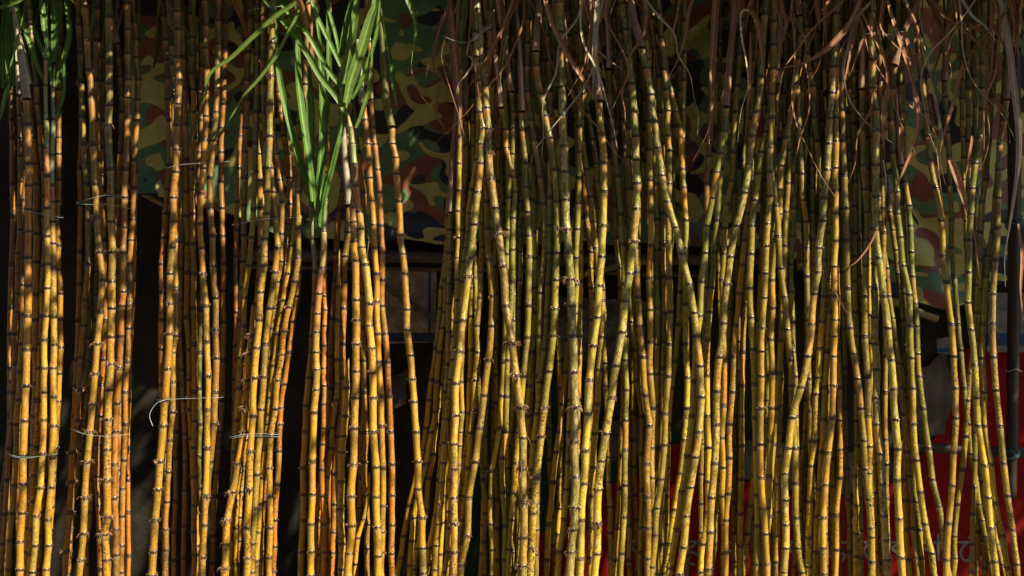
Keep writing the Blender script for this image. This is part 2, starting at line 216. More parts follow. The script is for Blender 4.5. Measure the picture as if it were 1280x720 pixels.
# dry leaves and ribbons: width px, depth layer, colour (b brown, p pale, o orange, g greenish) : points
DRY = """
5 0 b : 560,-20 566,40 571,90 576,150 577,210
9 0.4 g : 570,-25 571,0 573,30 575,62
8 0.2 g : 580,-25 579,10 577,40 575,65
3 -0.5 o : 591,-12 588,30 585,52
2.5 -0.6 p : 587,48 583,68 588,72 590,80 583,92 573,105 570,118
6 0.3 b : 604,-15 609,25 613,55 613,80 610,102
4 0.5 b : 598,-20 606,20 611,45
3 0.9 b : 553,18 546,55 543,84 556,103 570,128
2.5 0.9 b : 552,98 545,140 554,158 563,176
3 -0.2 o : 646,-12 640,12 632,26
4 -0.2 b : 620,-20 624,20 627,60
5 -0.7 b : 678,-18 683,8 690,32 705,63 722,90 740,118 750,136 755,158
5 -0.8 p : 748,-15 746,30 743,75 741,126
2.5 -0.5 b : 764,-12 756,14 745,35 730,50 715,60
2 -0.6 b : 754,18 765,40 780,68 786,90 777,115 781,137 782,168
2.5 -0.5 b : 745,62 760,75 775,85 789,94
4 0 b : 726,-15 731,25 738,45
2 -0.3 b : 851,-10 845,25 839,50 842,72
7 0.2 b : 896,-20 892,40 889,90 889,130 886,180
6 0.3 b : 922,-15 916,35 912,80 910,115
2.5 -0.8 p : 936,13 928,13 925,22 927,48 933,82 934,110 926,140 922,178
5 -0.6 o : 930,12 939,15 947,30 951,55 954,85 955,106
3 -0.4 o : 938,40 937,100 932,166
5 -0.8 b : 1079,-10 1065,25 1050,45 1035,60 1015,75 990,83 958,87
4 0 b : 1037,-10 1031,14 1031,36 1034,40
5 0.1 b : 1020,-10 1023,20 1025,38
8 0.2 b : 960,-20 963,10 961,35
6 -0.2 b : 1074,0 1064,50 1058,85 1052,115
4 -0.3 o : 1080,40 1070,70 1062,95
5 -0.3 b : 1106,-10 1115,25 1125,55 1135,85 1143,115 1147,145 1145,170 1135,200 1120,235 1104,276
1.8 -0.5 b : 1105,-8 1100,30 1108,45 1120,58 1135,72 1153,83
3.5 -0.2 b : 1120,-10 1135,12 1146,35 1148,60 1145,85 1137,120
5 0.3 b : 1130,40 1136,70 1140,110 1142,150
3 -0.3 o : 1160,-5 1180,20 1200,35 1225,55 1256,75
2.8 -0.6 p : 1197,-12 1201,30 1203,65 1212,95 1228,118 1250,140 1262,160 1270,178
3.5 -0.2 b : 1204,80 1196,110 1188,140 1180,168 1175,190
3.5 -0.4 p : 1200,-5 1215,20 1230,32 1240,45 1255,62
6 -0.7 p : 1248,-15 1254,15 1262,60 1268,110 1274,160 1274,200 1270,235 1262,285 1256,322 1257,358
4 0 b : 1120,117 1140,135 1158,148 1166,162 1170,188 1175,230 1183,292
6.5 -0.2 b : 1188,200 1194,215 1202,240 1209,270
3.5 0 b : 1215,170 1208,212 1203,236
6 0.2 b : 1240,-15 1238,25 1234,58
4 0.2 b : 1234,20 1250,50 1268,85 1284,110
2.2 -0.4 p : 1104,200 1107,230 1104,262 1098,288
1.8 -0.4 b : 1096,290 1085,310 1070,328 1053,337
1.8 -0.3 b : 1217,285 1221,312 1225,352
5 0.3 b : 1105,120 1103,160 1106,200
6 0.4 b : 1125,150 1124,190 1127,206
4 -0.2 b : 1277,-10 1272,20 1268,60
4 0 b : 1272,280 1276,320 1275,360 1279,400
4 0.1 b : 1200,40 1222,35 1240,60 1255,72
2 -0.3 b : 514,82 516,98 524,116 541,138
5 0.2 b : 1165,-10 1163,30 1166,70 1170,110
4 0.2 b : 1260,140 1252,170 1246,200
1.8 -0.5 b : 1045,365 1055,385 1066,402
"""
SUN_EL, SUN_AZ, SUN_E, SKY, EXPOSURE = 46, 61, 5.0, .05, 1.12
VINE_N, VINE_A, VINE_P, VINE_B = 15000, 2.6, 6.5, .001
HOLES = ((-.2, -.06, .30, .16), (-.03, -.18, .27, .13), (.12, -.33, .27, .14), (-.43, -.25, .16, .08), (-1.2, -.06, .22, .12))  # gaps in the added vine that let sun reach the green leaves
import bpy, math, random
from mathutils import Vector, Matrix

R = math.radians
rng = random.Random(7)
sc = bpy.context.scene
col = sc.collection

# ------------------------------------------------------------------ frame
D = 5.0            # camera distance to the front row of canes (m)
S = 0.00275        # metres per photo pixel at the front row
ZC = 1.45          # camera height
LAY = 0.085        # depth of one layer of canes
LEAN = 0.17        # canes lean back against the wall

def at(x, y, Y):
    k = (D + Y) / D
    return Vector(((x - 640) * S * k, Y, ZC - (y - 360) * S * k))

def depth(layer, y):
    return layer * LAY + LEAN * (360 - y) * S

# ------------------------------------------------------------------ objects
def link(o, parent=None):
    col.objects.link(o)
    if parent is not None:
        o.parent = parent
    return o

def tag(o, label=None, cat=None, group=None, kind=None):
    if label: o['label'] = label
    if cat: o['category'] = cat
    if group: o['group'] = group
    if kind: o['kind'] = kind
    return o

def empty(name, loc):
    o = bpy.data.objects.new(name, None)
    o.empty_display_size = 0.05
    o.location = loc
    return link(o)

class MB:
    """collects vertices and faces with per-vertex attributes for one mesh"""
    def __init__(self):
        self.v, self.f, self.a = [], [], {}
    def add(self, co, **attrs):
        self.v.append(tuple(co))
        for k, val in attrs.items():
            self.a.setdefault(k, []).append(val)
        return len(self.v) - 1
    def build(self, name, mat, parent=None, origin=(0, 0, 0), smooth=True):
        me = self.mesh(name, mat, origin, smooth)
        o = bpy.data.objects.new(name, me)
        if parent is None: o.location = origin
        return link(o, parent)
    def mesh(self, name, mat, origin=(0, 0, 0), smooth=True):
        me = bpy.data.meshes.new(name)
        ox, oy, oz = origin
        me.from_pydata([(x - ox, y - oy, z - oz) for x, y, z in self.v], [], self.f)
        for k, vals in self.a.items():
            if isinstance(vals[0], (int, float)):
                at_ = me.attributes.new(k, 'FLOAT', 'POINT')
                at_.data.foreach_set('value', [float(x) for x in vals])
            elif len(vals[0]) == 3:
                at_ = me.attributes.new(k, 'FLOAT_VECTOR', 'POINT')
                at_.data.foreach_set('vector', [c for x in vals for c in x])
            else:
                at_ = me.attributes.new(k, 'FLOAT_COLOR', 'POINT')
                at_.data.foreach_set('color', [c for x in vals for c in x])
        if smooth:
            me.polygons.foreach_set('use_smooth', [True] * len(me.polygons))
        me.materials.append(mat)
        me.update()
        return me

def catmull(pts, n):
    """n points along a Catmull-Rom curve through pts (Vectors), even in arc length"""
    P = [pts[0] * 2 - pts[1]] + list(pts) + [pts[-1] * 2 - pts[-2]]
    dense = []
    for i in range(1, len(P) - 2):
        a, b, c, d = P[i - 1], P[i], P[i + 1], P[i + 2]
        for j in range(8):
            t = j / 8
            dense.append(0.5 * ((2 * b) + (c - a) * t + (2 * a - 5 * b + 4 * c - d) * t * t + (3 * b - a - 3 * c + d) * t ** 3))
    dense.append(P[-2].copy())
    L = [0.0]
    for i in range(1, len(dense)):
        L.append(L[-1] + (dense[i] - dense[i - 1]).length)
    out, k = [], 0
    for i in range(n):
        s = L[-1] * i / (n - 1)
        while k < len(L) - 2 and L[k + 1] < s: k += 1
        h = L[k + 1] - L[k]
        out.append(dense[k].lerp(dense[k + 1], min(1, max(0, (s - L[k]) / h if h else 0))))
    return out

def frames(path):
    """tangent plus two normals at each point of a path"""
    res, n = [], None
    for i, p in enumerate(path):
        t = (path[min(i + 1, len(path) - 1)] - path[max(i - 1, 0)])
        t = t.normalized() if t.length > 1e-9 else Vector((0, 0, 1))
        if n is None:
            n = t.cross(Vector((0, 1, 0)))
            if n.length < 1e-3: n = t.cross(Vector((1, 0, 0)))
        n = (n - t * n.dot(t)).normalized()
        res.append((t, n, t.cross(n)))
    return res

def tube(mb, path, rad, sides=8, closed=False, flat=1.0, cap=True, **attrs):
    fr = frames(path)
    rings = []
    for i, p in enumerate(path):
        r = rad[i] if isinstance(rad, (list, tuple)) else rad
        t, n, b = fr[i]
        ring = []
        for k in range(sides):
            a = 2 * math.pi * k / sides
            ring.append(mb.add(p + n * (r * math.cos(a)) + b * (r * flat * math.sin(a)), **attrs))
        rings.append(ring)
    m = len(rings)
    for i in range(m if closed else m - 1):
        A, B = rings[i], rings[(i + 1) % m]
        for k in range(sides):
            mb.f.append((A[k], A[(k + 1) % sides], B[(k + 1) % sides], B[k]))
    if cap and not closed:
        mb.f.append(tuple(reversed(rings[0]))); mb.f.append(tuple(rings[-1]))

def box(mb, lo, hi):
    x0, y0, z0 = lo; x1, y1, z1 = hi
    i = [mb.add(c) for c in ((x0,y0,z0),(x1,y0,z0),(x1,y1,z0),(x0,y1,z0),(x0,y0,z1),(x1,y0,z1),(x1,y1,z1),(x0,y1,z1))]
    for f in ((0,3,2,1),(4,5,6,7),(0,1,5,4),(1,2,6,5),(2,3,7,6),(3,0,4,7)):
        mb.f.append(tuple(i[j] for j in f))

# ------------------------------------------------------------------ node materials
class NT:
    def __init__(self, name):
        self.m = bpy.data.materials.new(name); self.m.use_nodes = True
        self.t = self.m.node_tree; self.n = self.t.nodes; self.l = self.t.links
        self.n.clear()
        self.out = self.n.new('ShaderNodeOutputMaterial')
    def new(self, typ, **kw):
        nd = self.n.new(typ)
        for k, v in kw.items():
            if k in nd.inputs: nd.inputs[k].default_value = v
            else: setattr(nd, k, v)
        return nd
    def link(self, a, b): self.l.new(a, b)
    def attr(self, name): return self.new('ShaderNodeAttribute', attribute_name=name)
    def noise(self, vec, scale, detail=3, rough=.55, dist=0):
        nd = self.new('ShaderNodeTexNoise'); nd.inputs['Scale'].default_value = scale
        nd.inputs['Detail'].default_value = detail; nd.inputs['Roughness'].default_value = rough
        nd.inputs['Distortion'].default_value = dist
        if vec is not None: self.link(vec, nd.inputs['Vector'])
        return nd.outputs['Fac']
    def ramp(self, fac, stops, interp='LINEAR'):
        nd = self.new('ShaderNodeValToRGB'); cr = nd.color_ramp; cr.interpolation = interp
        while len(cr.elements) < len(stops): cr.elements.new(0.5)
        for e, (p, c) in zip(cr.elements, stops):
            e.position = p; e.color = (c, c, c, 1) if isinstance(c, (int, float)) else (*c, 1)
        self.link(fac, nd.inputs['Fac'])
        return nd.outputs['Color']
    def mix(self, fac, a, b, blend='MIX'):
        nd = self.new('ShaderNodeMix', data_type='RGBA', blend_type=blend)
        for sock, val in ((nd.inputs[0], fac), (nd.inputs[6], a), (nd.inputs[7], b)):
            if isinstance(val, (int, float)): sock.default_value = val
            elif isinstance(val, tuple): sock.default_value = (*val, 1)
            else: self.link(val, sock)
        return nd.outputs[2]
    def math(self, op, a, b=0.0):
        nd = self.new('ShaderNodeMath', operation=op)
        for i, val in enumerate((a, b)):
            if isinstance(val, (int, float)): nd.inputs[i].default_value = val
            else: self.link(val, nd.inputs[i])
        return nd.outputs[0]
    def mapping(self, vec, scale):
        nd = self.new('ShaderNodeMapping'); nd.inputs['Scale'].default_value = scale
        self.link(vec, nd.inputs['Vector']); return nd.outputs[0]
    def bump(self, h, strength=.3, dist=.002):
        nd = self.new('ShaderNodeBump'); nd.inputs['Strength'].default_value = strength; nd.inputs['Distance'].default_value = dist
        self.link(h, nd.inputs['Height']); return nd.outputs[0]
    def principled(self, color, rough, normal=None, spec=.5):
        p = self.new('ShaderNodeBsdfPrincipled')
        if isinstance(color, tuple): p.inputs['Base Color'].default_value = (*color, 1)
        else: self.link(color, p.inputs['Base Color'])
        if isinstance(rough, (int, float)): p.inputs['Roughness'].default_value = rough
        else: self.link(rough, p.inputs['Roughness'])
        p.inputs['Specular IOR Level'].default_value = spec
        if normal is not None: self.link(normal, p.inputs['Normal'])
        return p
    def finish(self, shader):
        self.link(shader.outputs[0], self.out.inputs['Surface']); return self.m

def mat_stem():
    t = NT('cane_rind')
    base = t.attr('base').outputs['Color']
    ip = t.attr('ip').outputs['Fac']
    mt = t.attr('mt').outputs['Fac']
    sv = t.attr('sv').outputs['Vector']
    streak = t.noise(t.mapping(sv, (1.6, 1.6, 5)), 1.6, 4, .6)
    fine = t.noise(t.mapping(sv, (5, 5, 14)), 2.2, 3, .6)
    c = t.mix(t.ramp(streak, [(.3, 0.0), (.72, 1.0)]), t.mix(1.0, base, (.64, .54, .40), 'MULTIPLY'), t.mix(1.0, base, (1.16, 1.16, 1.05), 'MULTIPLY'))
    c = t.mix(t.math('MULTIPLY', t.ramp(fine, [(.5, 0.0), (.75, 1.0)]), .35), c, t.mix(1.0, c, (.62, .5, .4), 'MULTIPLY'))
    # sooty purple blotches and pale wax patches
    bl = t.noise(t.mapping(sv, (1.0, 1.0, 11)), 1.25, 5, .62, .6)
    blf = t.math('MULTIPLY', t.ramp(bl, [(.465, 0.0), (.58, 1.0)]), mt)
    c = t.mix(blf, c, (.075, .045, .03))
    gr = t.noise(t.mapping(sv, (1.3, 1.3, 8)), .9, 3, .6, .3)
    c = t.mix(t.math('MULTIPLY', t.ramp(gr, [(.56, 0.0), (.66, 1.0)]), .5), c, t.mix(.55, c, (.17, .19, .015)))
    speck = t.noise(t.mapping(sv, (4, 4, 22)), 1.7, 4, .6)
    c = t.mix(t.math('MULTIPLY', t.ramp(speck, [(.57, 0.0), (.70, 1.0)]), .6), c, (.09, .05, .022))
    bloom = t.noise(t.mapping(sv, (1.2, 1.2, 3.5)), 1.3, 4, .65, .4)
    c = t.mix(t.math('MULTIPLY', t.ramp(bloom, [(.46, 0.0), (.66, 1.0)]), t.attr('bm').outputs['Fac']), c, (.60, .51, .24))
    oband = t.math('MULTIPLY', t.ramp(ip, [(.55, 0.0), (.85, 1.0), (.95, 1.0), (.99, .2)]), t.attr('ob').outputs['Fac'])
    c = t.mix(t.math('MULTIPLY', oband, .8), c, (.50, .20, .035))
    # wax band under each node, root band over it, dark leaf scar
    wax = t.ramp(ip, [(.80, 0.0), (.87, .6), (.90, 1.0), (.925, .9), (.94, 0.0)])
    c = t.mix(t.math('MULTIPLY', wax, .5), c, (.30, .24, .13))
    band = t.ramp(ip, [(.0, 1.0), (.14, 1.0), (.18, 0.0)])
    lowd = t.ramp(ip, [(.925, 0.0), (.955, .95), (1.0, 1.0)])
    c = t.mix(t.math('MULTIPLY', lowd, t.attr('nb').outputs['Fac']), c, (.025, .016, .012))
    nb = t.attr('nb').outputs['Fac']
    ringc = t.mix(nb, (.075, .05, .036), (.014, .010, .008))
    dots = t.ramp(t.noise(t.mapping(sv, (8, 8, 200)), 2.0, 1, .5), [(.5, .6), (.62, 1.0)])
    c = t.mix(t.math('MULTIPLY', band, t.math('MULTIPLY', t.math('ADD', t.math('MULTIPLY', nb, .4), .55))), c, ringc)
    scar = t.ramp(ip, [(.0, 1.0), (.05, 1.0), (.08, 0.0)])
    scarc = t.ramp(t.noise(t.mapping(sv, (4, 4, 90)), 2.0, 2, .5), [(.44, (.018, .012, .010)), (.80, (.20, .13, .085))])
    c = t.mix(t.math('MULTIPLY', scar, .95), c, scarc)
    rough = t.ramp(fine, [(.3, .32), (.8, .50)])
    nrm = t.bump(t.math('ADD', streak, t.math('MULTIPLY', fine, .6)), .25, .0008)
    p = t.principled(c, rough, nrm, .48)
    return t.finish(p)

def mat_leaf(name, c0, c1, transl, rough=.5, blot=0.0):
    t = NT(name)
    uv = t.attr('lf').outputs['Vector']      # across, along, seed
    vein = t.noise(t.mapping(uv, (26, 1.1, 1)), 1.0, 2, .5)
    big = t.noise(t.mapping(uv, (1.2, 7, 1)), 1.0, 3, .6)
    c = t.mix(t.ramp(vein, [(.3, 0.0), (.7, 1.0)]), c0, c1)
    c = t.mix(t.ramp(big, [(.35, 0.0), (.8, .7)]), c, tuple(x * .5 for x in c0))
    ax = t.new('ShaderNodeSeparateXYZ'); t.link(uv, ax.inputs[0])
    rib = t.ramp(t.math('ABSOLUTE', t.math('SUBTRACT', ax.outputs[0], .5)), [(.04, 1.0), (.09, 0.0)])
    c = t.mix(t.math('MULTIPLY', rib, .5), c, tuple(min(1, x * 1.9 + .05) for x in c1))
    p = t.principled(c, rough, t.bump(vein, .3, .0015), .4)
    tr = t.new('ShaderNodeBsdfTranslucent'); t.link(c, tr.inputs['Color'])
    m = t.new('ShaderNodeMixShader'); m.inputs[0].default_value = transl
    t.link(p.outputs[0], m.inputs[1]); t.link(tr.outputs[0], m.inputs[2])
    return t.finish(m)

def mat_simple(name, c0, c1, scale=20, rough=.7, vecscale=(1, 1, 1), bump=.3, dist=.003, lo=.3, hi=.7, spec=.4):
    t = NT(name)
    tc = t.new('ShaderNodeTexCoord').outputs['Object']
    v = t.mapping(tc, vecscale)
    n = t.noise(v, scale, 5, .6)
    c = t.mix(t.ramp(n, [(lo, 0.0), (hi, 1.0)]), c0, c1)
    return t.finish(t.principled(c, rough, t.bump(n, bump, dist), spec))

def mat_wall():
    t = NT('old_plaster')
    tc = t.new('ShaderNodeTexCoord').outputs['Object']
    n = t.noise(tc, 2.2, 8, .65, .4); f = t.noise(tc, 28, 5, .7); s = t.noise(t.mapping(tc, (6, 6, .8)), 2, 5, .6)
    c = t.mix(t.ramp(n, [(.35, 0.0), (.7, 1.0)]), (.016, .014, .012), (.05, .043, .034))
    c = t.mix(t.ramp(f, [(.45, 0.0), (.75, .7)]), c, (.03, .026, .02))
    c = t.mix(t.ramp(t.noise(tc, 3.6, 6, .7, .8), [(.62, 0.0), (.70, .4)]), c, (.10, .09, .075))
    c = t.mix(t.ramp(s, [(.5, 0.0), (.8, .6)]), c, (.016, .015, .012))
    return t.finish(t.principled(c, .9, t.bump(f, .6, .006), .2))

def mat_paint(name, c0, c1, worn):
    t = NT(name)
    tc = t.new('ShaderNodeTexCoord').outputs['Object']
    n = t.noise(tc, 5, 6, .65); f = t.noise(tc, 60, 4, .7); s = t.noise(t.mapping(tc, (9, 9, 1)), 2, 4, .6)
    c = t.mix(t.ramp(n, [(.3, 0.0), (.75, 1.0)]), c0, c1)
    c = t.mix(t.ramp(s, [(.5, 0.0), (.85, .55)]), c, tuple(x * .35 for x in c0))
    c = t.mix(t.ramp(f, [(.66, 0.0), (.74, .8)]), c, worn)
    return t.finish(t.principled(c, .62, t.bump(f, .3, .002), .12))

def mat_camo():
    t = NT('camouflage_cloth')
    tc = t.attr('cl').outputs['Vector']
    def blob(off, scale, th, dist=.6, sq=(1, 1, 1.25)):
        m = t.new('ShaderNodeMapping'); m.inputs['Location'].default_value = off; m.inputs['Scale'].default_value = sq
        t.link(tc, m.inputs['Vector'])
        return t.ramp(t.noise(m.outputs[0], scale, 0, .35, dist), [(th - .0025, 0.0), (th + .0025, 1.0)])
    c = t.mix(blob((0, 0, 0), 4.6, .50), (.13, .26, .135), (.17, .31, .165))
    c = t.mix(blob((3.1, 1, 7), 4.9, .53), c, (.30, .11, .075))
    c = t.mix(blob((9.7, 2, 1.3), 5.8, .58), c, (.03, .034, .05))
    c = t.mix(blob((5.3, 4, 3.9), 7.2, .578, 1.4), c, (.64, .60, .20))
    w = t.noise(tc, 16, 4, .6)
    c = t.mix(t.ramp(w, [(.4, 0.0), (.8, .35)]), c, (.03, .03, .022))
    return t.finish(t.principled(c, .42, t.bump(t.noise(tc, 40, 3, .6), .12, .002), .5))

def mat_poster(kind):
    t = NT('printed_board_' + kind)
    uv = t.attr('uvw').outputs['Vector']
    sp = t.new('ShaderNodeSeparateXYZ'); t.link(uv, sp.inputs[0])
    u, v = sp.outputs[0], sp.outputs[1]
    n = t.noise(t.mapping(uv, (6, 6, 1)), 1, 6, .65); f = t.noise(t.mapping(uv, (40, 30, 1)), 1, 4, .6)
    if kind == 'brown':
        c = t.mix(t.ramp(n, [(.35, 0.0), (.7, 1.0)]), (.20, .15, .11), (.52, .41, .31))
        blue = (.015, .045, .09)
        c = t.mix(t.ramp(u, [(.86, 0.0), (.861, 1.0), (.90, 1.0), (.901, 0.0)], 'CONSTANT'), c, blue)
        c = t.mix(t.ramp(v, [(.03, 0.0), (.031, 1.0), (.15, 1.0), (.151, 0.0)], 'CONSTANT'), c, blue)
        k = t.math('MULTIPLY', t.ramp(u, [(.40, 0.0), (.401, 1.0), (.58, 1.0), (.581, 0.0)], 'CONSTANT'), t.ramp(v, [(.62, 0.0), (.621, 1.0), (.66, 0.0), (.70, 1.0), (.74, 0.0), (.77, 1.0), (.82, 0.0)], 'CONSTANT'))
        c = t.mix(t.math('MULTIPLY', k, .6), c, blue)
        c = t.mix(t.ramp(f, [(.55, 0.0), (.75, .8)]), c, (.045, .034, .026))
    else:
        c = t.mix(t.ramp(n, [(.35, 0.0), (.7, 1.0)]), (.12, .12, .115), (.27, .27, .27))
        blue = (.012, .065, .18)
        if kind == 'torn':
            st = t.ramp(v, [(.0, 0.0), (.06, 1.0), (.22, 0.0), (.42, .6), (.47, 0.0), (.6, .35), (.66, 0.0)], 'CONSTANT')
            c = t.mix(t.math('MULTIPLY', st, t.ramp(n, [(.35, 0.0), (.5, 1.0)])), c, blue)
            c = t.mix(t.ramp(t.noise(t.mapping(uv, (5, 4, 1)), 1, 5, .7), [(.42, 0.0), (.6, 1.0)]), c, (.06, .052, .045))
        else:
            st = t.ramp(v, [(.0, 0.0), (.10, 1.0), (.32, 0.0)], 'CONSTANT')
            c = t.mix(st, c, blue)
            c = t.mix(t.ramp(n, [(.5, 0.0), (.8, .5)]), c, (.1, .09, .08))
    return t.finish(t.principled(c, .55, t.bump(n, .2, .003), .4))

M = {
    'stem': mat_stem(),
    'green': mat_leaf('green_blade', (.06, .165, .022), (.16, .32, .055), .38, .42),
    'bright': mat_leaf('fresh_blade', (.10, .20, .035), (.22, .33, .07), .42, .42),
    'dry': mat_leaf('dry_blade', (.26, .105, .055), (.46, .235, .135), .25, .6),
    'orange': mat_leaf('rusty_blade', (.26, .11, .04), (.42, .21, .08), .30, .55),
    'pale': mat_leaf('bleached_blade', (.40, .33, .25), (.62, .54, .42), .25, .5),
    'olive': mat_leaf('fading_blade', (.11, .12, .03), (.25, .24, .06), .3, .5),
    'sheath': mat_leaf('dry_sheath', (.20, .105, .075), (.42, .27, .20), .15, .6),
    'pale_sheath': mat_leaf('pale_sheath', (.30, .24, .20), (.48, .46, .34), .15, .5),
    'root': mat_simple('root_hairs', (.20, .10, .06), (.42, .25, .15), 90, .7),
    'wire': mat_simple('galvanised_wire', (.28, .38, .41), (.50, .62, .64), 60, .5),
    'wall': mat_wall(),
    'red': mat_paint('red_wall_paint', (.16, .005, .006), (.30, .009, .010), (.06, .010, .008)),
    'green_paint': mat_paint('green_wall_paint', (.012, .035, .022), (.022, .055, .032), (.05, .045, .03)),
    'grey_plaster': mat_paint('bare_plaster', (.03, .026, .023), (.20, .175, .15), (.02, .018, .016)),
    'letter': mat_paint('grey_letter_paint', (.16, .175, .18), (.26, .28, .29), (.09, .02, .02)),
    'camo': mat_camo(),
    'bamboo': mat_simple('weathered_bamboo', (.075, .055, .045), (.19, .15, .125), 9, .65, (6, 6, 1.0)),
    'pale_bamboo': mat_simple('yellow_split_bamboo', (.22, .165, .06), (.42, .33, .14), 9, .6, (1.0, 6, 6)),
    'dark_bamboo': mat_simple('dark_bamboo', (.018, .013, .011), (.06, .04, .032), 8, .5, (8, 8, 1.0)),
    'pipe': mat_simple('dull_pipe', (.022, .018, .017), (.055, .048, .045), 8, .5, (1, 6, 6)),
    'blue_string': mat_simple('blue_twine', (.02, .10, .18), (.06, .20, .28), 80, .6),
    'ground': mat_simple('packed_earth', (.06, .045, .032), (.13, .10, .07), 3, .95, bump=.6, dist=.02),
    'poster_brown': mat_poster('brown'), 'poster_torn': mat_poster('torn'), 'poster_banner': mat_poster('banner'),
}

# ------------------------------------------------------------------ canes
PAL = {'Y': (.68, .43, .022), 'O': (.56, .225, .014), 'R': (.34, .115, .016), 'G': (.20, .195, .020), 'L': (.40, .38, .04),
       'P': (.27, .24, .07), 'D': (.085, .10, .018), 'W': (.24, .31, .17)}
WORD = {'Y': 'golden yellow', 'O': 'orange brown', 'R': 'reddish brown', 'G': 'olive green', 'L': 'lime yellow',
        'P': 'mottled grey green', 'D': 'dark green', 'W': 'pale whitish'}
TOPW = {'Y': 'yellow', 'O': 'brown', 'R': 'red', 'G': 'olive', 'L': 'lime', 'P': 'mottled', 'D': 'dark', 'W': 'white'}
BUNDLE = {1: ('the leftmost wire-tied bundle', 'canes of the leftmost tied bundle'),
          2: ('the shaggy second tied bundle', 'canes of the second tied bundle'),
          3: ('the third tied bundle', 'canes of the third tied bundle'),
          4: ('the bulging fourth tied bundle', 'canes of the fourth tied bundle'),
          5: ('the bundle under green crowns', 'canes under the green leaf crowns'),
          6: ('the clump by the brown board', 'canes of the clump beside the brown board'),
          7: ('the clump before the torn poster', 'canes of the clump before the torn poster'),
          8: ('the dense clump over faded lettering', 'canes of the dense clump over the lettering'),
          9: ('the clump nearest the bamboo pole', 'canes of the clump by the bamboo pole')}
TENS = {20: 'twenty', 30: 'thirty', 40: 'forty', 50: 'fifty'}
ORD = 'zeroth first second third fourth fifth sixth seventh eighth ninth tenth eleventh twelfth thirteenth fourteenth fifteenth sixteenth seventeenth eighteenth nineteenth'.split()
def ordinal(n):
    if n < 20: return ORD[n]
    d, r = n // 10 * 10, n % 10
    return TENS[d][:-1] + 'ieth' if r == 0 else TENS[d] + '-' + ORD[r]

def parse(txt):
    return [tuple(float(c) for c in w.split(',')) for w in txt.split()]

PALE_UNTIL = {(57, 45): 210, (68, 80): 238, (407, 230): 338, (387, 235): 345, (432, 130): 212, (441, 125): 190}

specs = []
for line in CANES.strip().splitlines():
    head, body = line.split(' : ')
    g, lay, dia, cc, fr, flag = head.split()
    pts, _, sh = body.partition(' | ')
    specs.append(dict(g=int(g), lay=float(lay), dia=float(dia), cc=cc, fr=int(fr), flag=flag, pts=parse(pts), sh=parse(sh) if sh.strip() else []))

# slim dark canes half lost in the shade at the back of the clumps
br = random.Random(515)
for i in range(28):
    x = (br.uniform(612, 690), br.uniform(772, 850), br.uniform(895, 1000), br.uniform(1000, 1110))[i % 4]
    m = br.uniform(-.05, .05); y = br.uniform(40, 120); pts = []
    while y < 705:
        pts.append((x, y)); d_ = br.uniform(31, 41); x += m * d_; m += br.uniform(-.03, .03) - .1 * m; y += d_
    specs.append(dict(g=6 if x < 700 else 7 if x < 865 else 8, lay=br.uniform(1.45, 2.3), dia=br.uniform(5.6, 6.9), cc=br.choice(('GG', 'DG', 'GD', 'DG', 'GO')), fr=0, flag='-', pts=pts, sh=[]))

# labels: place in the bundle, counted by mean position
for g in BUNDLE:
    row = sorted((s for s in specs if s['g'] == g), key=lambda s: sum(p[0] for p in s['pts']) / len(s['pts']))
    for i, s in enumerate(row):
        thick = 'thick ' if s['dia'] >= 9.5 else 'slim ' if s['dia'] <= 7 else ''
        a, b = s['cc']
        look = WORD[b] if a == b else TOPW[a] + '-topped ' + WORD[b]
        s['label'] = f"{thick}{look} sugarcane, {ordinal(i + 1)} from left in {BUNDLE[g][0]}"

def mix3(a, b, t): return tuple(x + (y - x) * t for x, y in zip(a, b))
def sstep(a, b, x):
    t = min(1, max(0, (x - a) / (b - a))); return t * t * (3 - 2 * t)

GROUND_Y = 360 + ZC / S

# short root-hair tufts, a few variants for every node to share
def root_tuft(n, l0, l1, seed):
    r = random.Random(seed); mb = MB(); a0 = r.uniform(0, 6.28)
    for _ in range(n):
        a = r.gauss(a0, 1.5) if r.random() < .6 else r.uniform(0, 2 * math.pi)
        L = l0 + (l1 - l0) * r.random() ** 1.7; d = Vector((math.cos(a), math.sin(a), 0)); side = Vector((-math.sin(a), math.cos(a), 0))
        p = d * .0128 + Vector((0, 0, r.uniform(-.002, .006)))
        path = [p]; up = r.uniform(-1.2, .9); sw = r.uniform(-.7, .7)
        for k in range(4):
            p = p + (d * (.75 - .12 * k) + Vector((0, 0, up - .5 * k)) + side * sw * (.3 + .2 * k)).normalized() * (L / 4)
            path.append(p)
        w = r.uniform(.0007, .0012)
        if _ % 6 == 5:
            w *= 3.2; tube(mb, path, [w * .6, w, w, w * .8, w * .3], 4, flat=.18)
        else:
            tube(mb, path, [w, w, w * .9, w * .7, w * .3], 4, flat=.8)
    return mb.mesh('root_fringe', M['root'])
TUFT = {0: [root_tuft(int(r_), .003, .008, 40 + r_) for r_ in (2, 3, 3.01, 4, 5, 6)],
        1: [root_tuft(r_, .003, .011, 60 + r_) for r_ in (4, 6, 7, 8, 10, 12)],
        2: [root_tuft(r_, .004, .017, 80 + r_) for r_ in (8, 11, 14, 17, 20, 24)],
        3: [root_tuft(r_, .006, .030, 100 + r_) for r_ in (14, 19, 24, 28, 32, 36)]}

